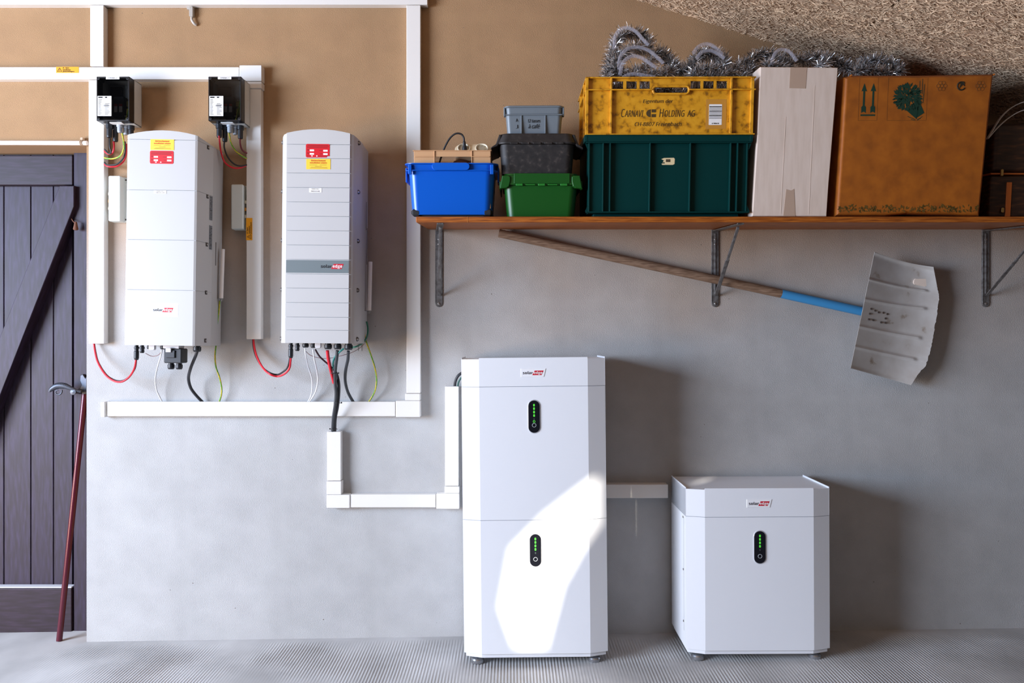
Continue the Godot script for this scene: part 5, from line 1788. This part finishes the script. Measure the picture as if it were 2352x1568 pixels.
func cartons() -> void:
	# white carton
	var card := tri_mat("white_card", noise_tex(0.01, 4, ramp([[0.0, rgb(214, 194, 178)], [0.5, rgb(221, 202, 187)], [1.0, rgb(226, 208, 194)]]), 512, FastNoiseLite.TYPE_SIMPLEX_SMOOTH, 51), Vector3(8.0, 1.2, 8.0), null, 0.0, 0.8, Color.WHITE, false)
	var t := on_board("cardboard_box", "tall white cardboard box taped top and bottom, between crates and brown box", "cardboard box", 1815, 0.001, 0.01)
	var g := Geo.new()
	g.prism(outline(1815, [[1729.5, 496], [1902, 496], [1904, 430], [1916, 168], [1916, 160], [1739, 158.5], [1737, 300]], 496.0), -0.36, 0.0, 0.003)
	put(g, "body", card, t)
	g = Geo.new()
	for q: Array in [[1795, 490, 1800, 270], [1860, 490, 1864, 200]]:
		var a := outline(1815, [[q[0], q[1]], [q[2], q[3]]], 496.0)
		g.bar(Vector3(a[0].x, a[0].y, 0.0003), Vector3(a[1].x, a[1].y, 0.0003), Vector3.RIGHT, 0.0018, 0.0006, 0.0002)
	put(g, "crease", card, t)
	var tape := flatmat("brown_tape", rgb(186, 160, 140), 0.25)
	g = Geo.new()
	g.prism(outline(1815, [[1806, 206], [1843, 207], [1845, 160.5], [1807, 160]], 496.0), 0.0002, 0.0009)
	put(g, "tape_strip", tape, t)
	g = Geo.new()
	g.prism(outline(1815, [[1801, 495.5], [1829, 495.5], [1824, 433], [1817, 437], [1806, 434]], 496.0), 0.0002, 0.0009)
	put(g, "tape_strip", tape, t)
	# orange brown carton with print
	var kraft := tri_mat("orange_card", noise_tex(0.012, 5, ramp([[0.0, rgb(140, 74, 8)], [0.5, rgb(162, 88, 12)], [1.0, rgb(178, 100, 18)]]), 512, FastNoiseLite.TYPE_SIMPLEX_SMOOTH, 55), Vector3.ONE * 2.0, null, 0.0, 0.65, Color.WHITE, false)
	t = on_board("cardboard_box", "large orange brown cardboard box printed with arrows and a plant pot", "cardboard box", 2098, 0.001, 0.012)
	g = Geo.new()
	g.prism(outline(2098, [[1923, 496], [2040, 496], [2090, 491], [2180, 494], [2258, 497], [2262, 420], [2270, 240], [2274, 174], [2100, 177], [1948, 177], [1932, 181], [1929, 300]], 497.0), -0.36, 0.0, 0.013)
	put(g, "body", kraft, t)
	g = Geo.new()
	for q: Array in [[1948, 1949, 176, -0.012], [2275, 2262, 174, -0.012]]:
		var a := outline(2098, [[q[0], q[2] + 1], [q[1], q[2] - 4]], 497.0)
		g.bar(Vector3(a[0].x, a[0].y, -0.35), Vector3(a[0].x, a[0].y, -0.004), Vector3.UP, 0.006, 0.004, 0.001)
	put(g, "flap_edge", kraft, t)
	var ink := flatmat("green_print", rgb(8, 52, 36), 0.7)
	g = Geo.new()
	var z := 0.0006
	for x: float in [1976.5, 1997.5]:
		g.prism(outline(2098, [[x, 196], [x + 6.2, 214], [x + 2.0, 213], [x + 2.2, 246], [x + 5.2, 249], [x + 5.2, 262], [x, 259], [x - 5.2, 262], [x - 5.2, 249], [x - 2.2, 246], [x - 2.0, 213], [x - 6.2, 214]], 497.0), 0.0001, z)
	g.prism(outline(2098, [[1970, 265.5], [2003.5, 265.5], [2003.5, 269], [1970, 269]], 497.0), 0.0001, z)
	put(g, "arrow_print", ink, t, "two dark green upward arrows above a bar")
	g = Geo.new()
	var r2 := RandomNumberGenerator.new()
	r2.seed = 7
	for k in 420:
		var a := r2.randf_range(0, TAU)
		var rr := sqrt(r2.randf()) * 31.0
		var c := Vector2(2076.0 + cos(a) * rr * 1.05, 227.0 + sin(a) * rr * 0.92)
		var d := Vector2(cos(a + r2.randf_range(-0.6, 0.6)), sin(a + r2.randf_range(-0.6, 0.6))) * r2.randf_range(3.2, 6.0)
		var s := Vector2(-d.y, d.x) * 0.34
		g.prism(outline(2098, [[c.x - d.x, c.y - d.y], [c.x + s.x, c.y + s.y], [c.x + d.x, c.y + d.y], [c.x - s.x, c.y - s.y]], 497.0), 0.0001 + 0.000002 * k, z)
	g.prism(outline(2098, [[2073, 255], [2093, 238], [2105, 234], [2099, 276]], 497.0), 0.0001, z)
	g.prism(outline(2098, [[2103, 234], [2116, 262], [2098, 274], [2101, 258], [2098, 250]], 497.0), 0.0001, z)
	for q: Array in [[2103, 190, 2103, 215], [2109, 186, 2109, 220], [2114, 198, 2112, 240], [2078, 270, 2096, 277], [2086, 277, 2096, 279], [2100, 279, 2112, 270], [2100, 276, 2108, 275]]:
		var a := outline(2098, [[q[0], q[1]], [q[2], q[3]]], 497.0)
		g.bar(Vector3(a[0].x, a[0].y, 0.0004), Vector3(a[1].x, a[1].y, 0.0004), Vector3(0, 0, 1), 0.0004, 0.0016)
	put(g, "plant_print", ink, t, "dark green print of a bushy plant in a cracked pot")
	var faint := flatmat("faint_print", rgb(112, 66, 16), 0.7)
	g = Geo.new()
	for q: Array in [[2153.0, 202.0], [2242.0, 202.0]]:
		for k in 7:
			var off := Vector2.ZERO if k == 6 else Vector2(cos(TAU * k / 6.0), sin(TAU * k / 6.0)) * 7.5
			var ring := PackedVector3Array()
			for i in 13:
				var p := outline(2098, [[q[0] + off.x + cos(TAU * i / 12.0) * 4.4, q[1] + off.y + sin(TAU * i / 12.0) * 4.4]], 497.0)
				ring.append(Vector3(p[0].x, p[0].y, 0.0002))
			g.tube(ring, 0.0007, 4)
	for q: Array in [[1965, 182, 2008, 279], [2031, 182, 2121, 279]]:
		var p := outline(2098, [[q[0], q[1]], [q[2], q[1]], [q[2], q[3]], [q[0], q[3]]], 497.0)
		for i in 4:
			g.bar(Vector3(p[i].x, p[i].y, 0.0002), Vector3(p[(i + 1) % 4].x, p[(i + 1) % 4].y, 0.0002), Vector3(0, 0, 1), 0.0003, 0.0009)
	put(g, "faint_print", faint, t)
	g = Geo.new()
	var arc := PackedVector3Array()
	for i in 15:
		var a := 0.5 + i * 0.36
		var p := outline(2098, [[2198.0 + cos(a) * 9.0, 202.0 + sin(a) * 9.0]], 497.0)
		arc.append(Vector3(p[0].x, p[0].y, 0.0002))
	g.tube(arc, 0.0026, 6)
	g.prism(outline(2098, [[2194, 207], [2196, 197], [2192, 195], [2204, 192], [2206, 203], [2201, 199]], 497.0), 0.0001, 0.0012)
	put(g, "recycling_print", flatmat("dark_print", rgb(40, 34, 16), 0.7), t)
	g = Geo.new()
	for k in 210:
		var x := r2.randf_range(1927.0, 2254.0)
		var tall := 7.0 + 6.0 * absf(sin(x * 0.07)) + 4.0 * absf(sin(x * 0.031 + 1.0))
		var c := Vector2(x, 486.0 - r2.randf() * tall)
		var a := r2.randf_range(-PI, 0.0)
		var d := Vector2(cos(a), sin(a)) * r2.randf_range(2.5, 5.0)
		var s := Vector2(-d.y, d.x) * r2.randf_range(0.3, 0.5)
		g.prism(outline(2098, [[c.x - d.x, c.y - d.y], [c.x + s.x, c.y + s.y], [c.x + d.x, c.y + d.y], [c.x - s.x, c.y - s.y]], 497.0), 0.0001 + 0.000001 * k, z)
	put(g, "foliage_print", flatmat("olive_print", rgb(96, 72, 18), 0.7), t, "band of dull green printed plants along the bottom")
	# dark box in the shade at the end and two pale straps before it
	t = on_board("dark_box", "dark brown case in the shade, rightmost on the shelf", "case", 2372, 0.001, 0.10)
	var hide := tri_mat("dark_hide", noise_tex(0.02, 5, ramp([[0.0, rgb(36, 22, 16)], [0.6, rgb(60, 38, 26)], [1.0, rgb(104, 62, 34)]]), 256, FastNoiseLite.TYPE_SIMPLEX, 61), Vector3(1.5, 9.0, 4.0), null, 0.0, 0.5, Color.WHITE, false)
	g = Geo.new()
	g.box(Vector3(0, 0.082, -0.12), Vector3(0.20, 0.164, 0.24), 0.012)
	put(g, "body", hide, t)
	g = Geo.new()
	g.box(Vector3(0.0, 0.262, -0.12), Vector3(0.19, 0.19, 0.235), 0.02)
	put(g, "lid", hide, t)
	g = Geo.new()
	g.box(Vector3(0.0, 0.1665, -0.118), Vector3(0.204, 0.006, 0.244), 0.002)
	put(g, "lid_edge", flatmat("tan_leather", rgb(196, 104, 40), 0.5), t)
	g = Geo.new()
	g.box(Vector3(-0.06, 0.170, 0.004), Vector3(0.012, 0.026, 0.008), 0.003)
	g.box(Vector3(-0.05, 0.030, 0.004), Vector3(0.012, 0.02, 0.008), 0.003)
	put(g, "clasp", flatmat("brass", rgb(190, 160, 100), 0.35, 0.8), t)
	g = Geo.new()
	g.box(Vector3(-0.028, 0.07, 0.001), Vector3(0.02, 0.13, 0.006), 0.002)
	put(g, "strap", flatmat("tan_leather", rgb(196, 104, 40), 0.5), t)
	var strap := flatmat("pale_strap", rgb(208, 200, 194), 0.5)
	for q: Array in [[[[2268, 318], [2282, 295], [2300, 268], [2325, 246], [2356, 233], [2390, 228]], "upper pale plastic strap arching behind the brown box's right edge"], [[[2268, 319], [2290, 294], [2315, 272], [2340, 257], [2366, 250], [2395, 247]], "lower pale plastic strap arching over the dark case"]]:
		var path := []
		for p: Array in q[0]:
			path.append(W(p[0], p[1], 0.33))
		var pp := Geo.smooth_path(path, 5)
		g = Geo.new()
		for i in pp.size() - 1:
			g.bar(pp[i], pp[i + 1] + (pp[i + 1] - pp[i]) * 0.05, Vector3(0, 0, 1), 0.012, 0.0028)
		solo(g, "packing_strap", strap, q[1], "strap")

# ---------------------------------------------------------------- tinsel and rope lights
func tinsel() -> void:
	var foil := flatmat("silver_foil", rgb(250, 248, 246), 0.30, 0.75)
	foil.vertex_color_use_as_albedo = true
	var lists := [
		["heap of silver tinsel on the left of the yellow crate", [[1392, 186, 0.36], [1398, 160, 0.35], [1408, 120, 0.33], [1420, 88, 0.31], [1448, 78, 0.29], [1480, 84, 0.28], [1490, 110, 0.30], [1460, 112, 0.33], [1425, 128, 0.35], [1412, 160, 0.36], [1440, 172, 0.36], [1480, 160, 0.34], [1510, 120, 0.30], [1535, 135, 0.30], [1545, 160, 0.32], [1520, 172, 0.35], [1480, 176, 0.37], [1440, 180, 0.37]], 8500],
		["silver tinsel trailing over the right half of the yellow crate", [[1545, 150, 0.30], [1565, 165, 0.33], [1590, 150, 0.32], [1610, 125, 0.30], [1640, 125, 0.30], [1665, 140, 0.31], [1650, 165, 0.35], [1615, 160, 0.36], [1590, 174, 0.37], [1625, 178, 0.37], [1660, 176, 0.36], [1690, 160, 0.33], [1712, 145, 0.30], [1725, 160, 0.31], [1700, 178, 0.34]], 8000],
		["silver tinsel bunched on top of the tall white box", [[1705, 168, 0.30], [1730, 135, 0.28], [1760, 125, 0.26], [1790, 140, 0.27], [1815, 150, 0.28], [1790, 155, 0.31], [1760, 150, 0.31], [1800, 135, 0.25], [1840, 140, 0.26], [1870, 135, 0.26], [1900, 140, 0.27], [1880, 152, 0.30]], 7000],
		["silver tinsel at the left rear corner of the brown box", [[1895, 135, 0.26], [1925, 145, 0.27], [1950, 160, 0.28], [1985, 150, 0.28], [2010, 140, 0.28], [2045, 150, 0.29], [2065, 162, 0.30], [2040, 168, 0.31], [2000, 162, 0.31], [1965, 166, 0.31]], 5500],
		["dark tinsel packed inside the yellow crate, seen through its slots", [[1370, 215, 0.34], [1420, 205, 0.36], [1470, 215, 0.36], [1520, 205, 0.37], [1570, 215, 0.37], [1620, 205, 0.36], [1680, 212, 0.35], [1690, 222, 0.30], [1630, 212, 0.30], [1560, 222, 0.32], [1500, 210, 0.30], [1440, 222, 0.31], [1385, 215, 0.28], [1420, 198, 0.27], [1500, 200, 0.26], [1600, 200, 0.26], [1680, 200, 0.27]], 9000]]
	for q: Array in lists:
		var path := []
		for p: Array in q[1]:
			path.append(W(p[0], p[1], p[2]))
		var pp := Geo.smooth_path(path, 24)
		var t := thing("tinsel_garland", q[0], "tinsel", pp[0], "")
		var g := geo(t)
		g.tube(pp, 0.0016, 5)
		put(g, "core_string", flatmat("string_grey", rgb(60, 58, 58), 0.6), t)
		g = geo(t)
		for i: int in q[2]:
			var f := rng.randf() * (pp.size() - 1.001)
			var a := pp[int(f)].lerp(pp[int(f) + 1], f - int(f))
			var tan := (pp[int(f) + 1] - pp[int(f)]).normalized()
			var d := Vector3(rng.randfn(), rng.randfn(), rng.randfn())
			d = (d - tan * d.dot(tan) * 0.7).normalized()
			var l := rng.randf_range(0.018, 0.038)
			var s := d.cross(Vector3(rng.randfn(), rng.randfn(), rng.randfn())).normalized() * rng.randf_range(0.0006, 0.0013)
			var m := a + d * l * 0.55
			var e := a + d * l + Vector3(rng.randfn(), rng.randfn() - 0.4, rng.randfn()) * l * 0.12
			var w := rng.randf()
			g.col = Color(0.86, 0.86, 0.88) if w < 0.55 else (Color(0.10, 0.10, 0.105) if w < 0.86 else Color(0.86, 0.70, 0.58))
			g.flat(a - s, a + s, m + s, m - s, s.cross(d))
			g.flat(m - s, m + s, e + s * 0.6, e - s * 0.6, s.cross(e - m))
		put(g, "foil_blades", foil, t).set_meta("kind", "stuff")
	var clear := StandardMaterial3D.new()
	clear.resource_name = "clear_tube"
	clear.albedo_color = Color(0.80, 0.80, 0.86, 0.2)
	clear.transparency = BaseMaterial3D.TRANSPARENCY_ALPHA
	clear.roughness = 0.12
	for q: Array in [["topmost clear rope light loop above the left tinsel heap", [[1412, 112], [1412, 86], [1424, 68], [1440, 64], [1460, 72], [1478, 92], [1490, 104]], 0.36], ["middle clear rope light loop in the left tinsel heap", [[1422, 160], [1424, 132], [1440, 113], [1464, 108], [1490, 116], [1512, 134], [1524, 146]], 0.385], ["lowest clear rope light loop in front of the left tinsel heap", [[1424, 172], [1430, 146], [1448, 130], [1472, 132], [1496, 148], [1508, 156]], 0.395], ["clear rope light loop lying along the yellow crate's rim", [[1430, 178], [1450, 170], [1475, 172], [1505, 178]], 0.40], ["upper clear rope light loop above the crate's right half", [[1592, 122], [1606, 106], [1626, 101], [1644, 110], [1660, 126]], 0.345], ["lower clear rope light loop above the crate's right half", [[1600, 134], [1612, 120], [1632, 116], [1650, 124], [1664, 134]], 0.355], ["clear rope light loop on top of the white box", [[1772, 150], [1778, 126], [1792, 114], [1812, 118], [1830, 140]], 0.33]]:
		var path := []
		for p: Array in q[1]:
			path.append(W(p[0], p[1], q[2]))
		var g := Geo.new()
		g.tube(Geo.smooth_path(path, 7), 0.0068, 12)
		solo(g, "rope_light", clear, q[0], "rope light")

# ---------------------------------------------------------------- snow shovel
func shovel() -> void:
	var t := thing("snow_shovel", "grey snow shovel with part blue wooden handle, hanging under the shelf", "shovel", W(1560, 625, 0.03), "")
	var wood := tri_mat("grey_wood", noise_tex(0.02, 4, ramp([[0.0, rgb(92, 66, 48)], [0.5, rgb(126, 98, 76)], [1.0, rgb(148, 120, 98)]]), 512, FastNoiseLite.TYPE_SIMPLEX, 71), Vector3(1.2, 9.0, 9.0), null, 0.0, 0.75, Color.WHITE, false)
	var a := W(1149, 536, 0.036)
	var b := W(1794, 674, 0.032)
	var c := W(1985, 716, 0.032)
	var g := geo(t)
	g.tube(PackedVector3Array([a - (b - a).normalized() * 0.006, a - (b - a).normalized() * 0.003, a, a.lerp(b, 0.3), a.lerp(b, 0.6), b]), 0.0165, 16, 0.0180)
	put(g, "handle", wood, t)
	g = geo(t)
	g.tube(PackedVector3Array([b, b.lerp(c, 0.5), c + (c - b) * 0.3]), 0.0184, 16, 0.0186)
	put(g, "blue_handle_end", flatmat("blue_paint", rgb(62, 142, 196), 0.5), t, "blue painted end of the handle")
	# blade: a curved sheet with four pressed ribs
	var dull := tri_mat("dull_aluminium", noise_tex(0.010, 5, ramp([[0.0, rgb(140, 124, 108)], [0.22, rgb(184, 178, 172)], [1.0, rgb(198, 195, 191)]]), 512, FastNoiseLite.TYPE_SIMPLEX_SMOOTH, 75), Vector3.ONE * 2.2, null, 0.0, 0.5, Color.WHITE, false)
	dull.metallic = 0.15
	g = geo(t)
	var nu := 40
	var nv := 90
	var ribs := [0.235, 0.408, 0.64, 0.815]
	var edge_r := func(v: float) -> Vector2:
		var pts := [[0.0, 2144.0, 613.0], [0.12, 2151.0, 650.0], [0.3, 2157.0, 682.0], [0.5, 2150.0, 735.0], [0.7, 2138.0, 800.0], [0.86, 2126.0, 842.0], [0.9, 2116.0, 850.0], [1.0, 2092.0, 884.0]]
		for i in pts.size() - 1:
			if v <= pts[i + 1][0]:
				var k: float = (v - pts[i][0]) / (pts[i + 1][0] - pts[i][0])
				return Vector2(lerpf(pts[i][1], pts[i + 1][1], k), lerpf(pts[i][2], pts[i + 1][2], k))
		return Vector2(2092, 884)
	var jag := FastNoiseLite.new()
	jag.frequency = 9.0
	var place := func(u: float, v: float) -> Vector3:
		var l := Vector2(lerpf(2009.0, 1954.0, v), lerpf(578.0, 845.0, v))
		var r: Vector2 = edge_r.call(v)
		var p := l.lerp(r, u)
		p.x += jag.get_noise_1d(v * 3.0) * 3.0 * smoothstep(0.9, 1.0, u) * smoothstep(0.1, 0.3, v)
		p.y += 5.0 * sin(PI * u) * (1.0 - v)
		var z := 0.085 - 0.05 * sin(PI * clampf(u * 0.72, 0.0, 1.0)) + 0.018 * u
		for q: float in ribs:
			z += 0.0085 * exp(-pow((v - q) / 0.012, 2.0)) * (1.0 - smoothstep(0.80, 0.88, u))
		z += 0.012 * exp(-pow(v / 0.02, 2.0)) + 0.010 * exp(-pow((1.0 - v) / 0.015, 2.0)) * (1.0 - u)
		return W(p.x, p.y, z)
	for side in 2:
		for i in nu:
			for j in nv:
				var q: Array[Vector3] = []
				var n: Array[Vector3] = []
				for e: Array in [[i, j], [i + 1, j], [i + 1, j + 1], [i, j + 1]]:
					var u := float(e[0]) / nu
					var v := float(e[1]) / nv
					var p: Vector3 = place.call(u, v)
					var du: Vector3 = place.call(minf(u + 0.01, 1.0), v) - place.call(maxf(u - 0.01, 0.0), v)
					var dv: Vector3 = place.call(u, minf(v + 0.004, 1.0)) - place.call(u, maxf(v - 0.004, 0.0))
					var nn := -du.cross(dv).normalized()
					if nn.z < 0.0:
						nn = -nn
					if side == 1:
						p -= nn * 0.0022
						nn = -nn
					q.append(p); n.append(nn)
				g.quad(q[0], q[1], q[2], q[3], n[0], n[1], n[2], n[3])
	for k in 2:
		for j in nv:
			var p: Vector3 = place.call(float(k), float(j) / nv)
			var p2: Vector3 = place.call(float(k), float(j + 1) / nv)
			g.flat(p, p2, p2 - Vector3(0, 0, 0.0024), p - Vector3(0, 0, 0.0024), Vector3(2.0 * k - 1.0, 0, 0))
	put(g, "blade", dull, t)
	g = geo(t)
	for q: Array in [[2001, 709], [2010, 713], [1998, 720], [1996, 733], [2006, 735], [2029, 718], [2038, 721], [2034, 731], [2024, 740], [2034, 741], [2018, 717]]:
		var u: float = (q[0] - 1985.0) / 160.0
		var p := W(q[0], q[1], place.call(u, 0.5).z + 0.0005)
		g.lathe(p, Vector3(0, 0, 1), [[0.0042, -0.002], [0.0042, 0.0008], [0.0, 0.0012]], 10)
	put(g, "rivet", flatmat("rivet_dark", rgb(70, 60, 54), 0.6), t)
	g = geo(t)
	var lp := PackedVector2Array()
	for p: Array in [[2099, 644], [2102, 640], [2129, 640], [2130, 643], [2128, 656], [2125, 658], [2101, 653], [2098, 650]]:
		var q := W(p[0], p[1], place.call(0.8, 0.18).z + 0.001)
		lp.append(Vector2(q.x, q.y))
	var lz: float = place.call(0.8, 0.18).z + 0.001
	g.prism(lp, lz - 0.004, lz + 0.001)
	put(g, "paper_label", flatmat("label_cream", rgb(232, 214, 198), 0.6), t)

# ---------------------------------------------------------------- pipe, bar, cable stub
func small_things() -> void:
	var t := thing("wall_pipe", "thin white pipe clipped to the wall above the door", "pipe", W(190, 328, 0.0), "")
	var q := geo(t)
	q.tube(PackedVector3Array([W(-70, 328, 0.016), W(60, 328, 0.016), W(200, 328.5, 0.016)]), 0.0095, 14)
	put(q, "pipe", flatmat("pipe_white", rgb(226, 214, 204), 0.5), t)
	q = geo(t)
	var c := W(188, 328, 0.016)
	for k in 2:
		var ring := PackedVector3Array()
		for i in 13:
			var a := TAU * i / 12.0
			ring.append(c + Vector3(0.003 - k * 0.006, cos(a) * 0.0112, sin(a) * 0.0112))
		q.tube(ring, 0.0018, 6)
	q.box(c + Vector3(0, 0.016, -0.004), Vector3(0.012, 0.014, 0.016), 0.002)
	put(q, "pipe_clip", flatmat("clip_tan", rgb(196, 168, 140), 0.5), t)
	var foot := W(136, 1466, -0.010)
	foot.y = floor_y(foot.x) + 0.002
	var head := W(195, 905, -0.112)
	var axis := (head - foot).normalized()
	t = thing("metal_bar", "dark red metal bar leaning from the floor against the door handle", "bar", foot, "")
	q = geo(t)
	q.lathe(foot, axis, [[0.0, 0.0], [0.0118, 0.0], [0.0118, foot.distance_to(head)], [0.0, foot.distance_to(head)]], 18)
	put(q, "bar", flatmat("red_lacquer", rgb(88, 28, 44), 0.25, 0.15), t)
	t = thing("cable_stub", "grey cable stub in a clip under the top trunking", "cable", W(441, 36, 0.0), "")
	q = geo(t)
	q.tube(Geo.smooth_path([W(440.5, 14, 0.014), W(440.5, 40, 0.014), W(441, 46, 0.014), W(446, 54, 0.012), W(451, 57, 0.006)], 5), 0.0058, 12)
	put(q, "grey_cable", flatmat("grey_sheath", rgb(186, 178, 168), 0.5), t)
	q = geo(t)
	q.box(W(440.5, 28, 0.014), Vector3(0.017, 0.042, 0.018), 0.003)
	q.box(W(433.5, 19, 0.006), Vector3(0.012, 0.014, 0.012), 0.002)
	put(q, "clip", flatmat("grey_clip", rgb(176, 168, 158), 0.5), t)
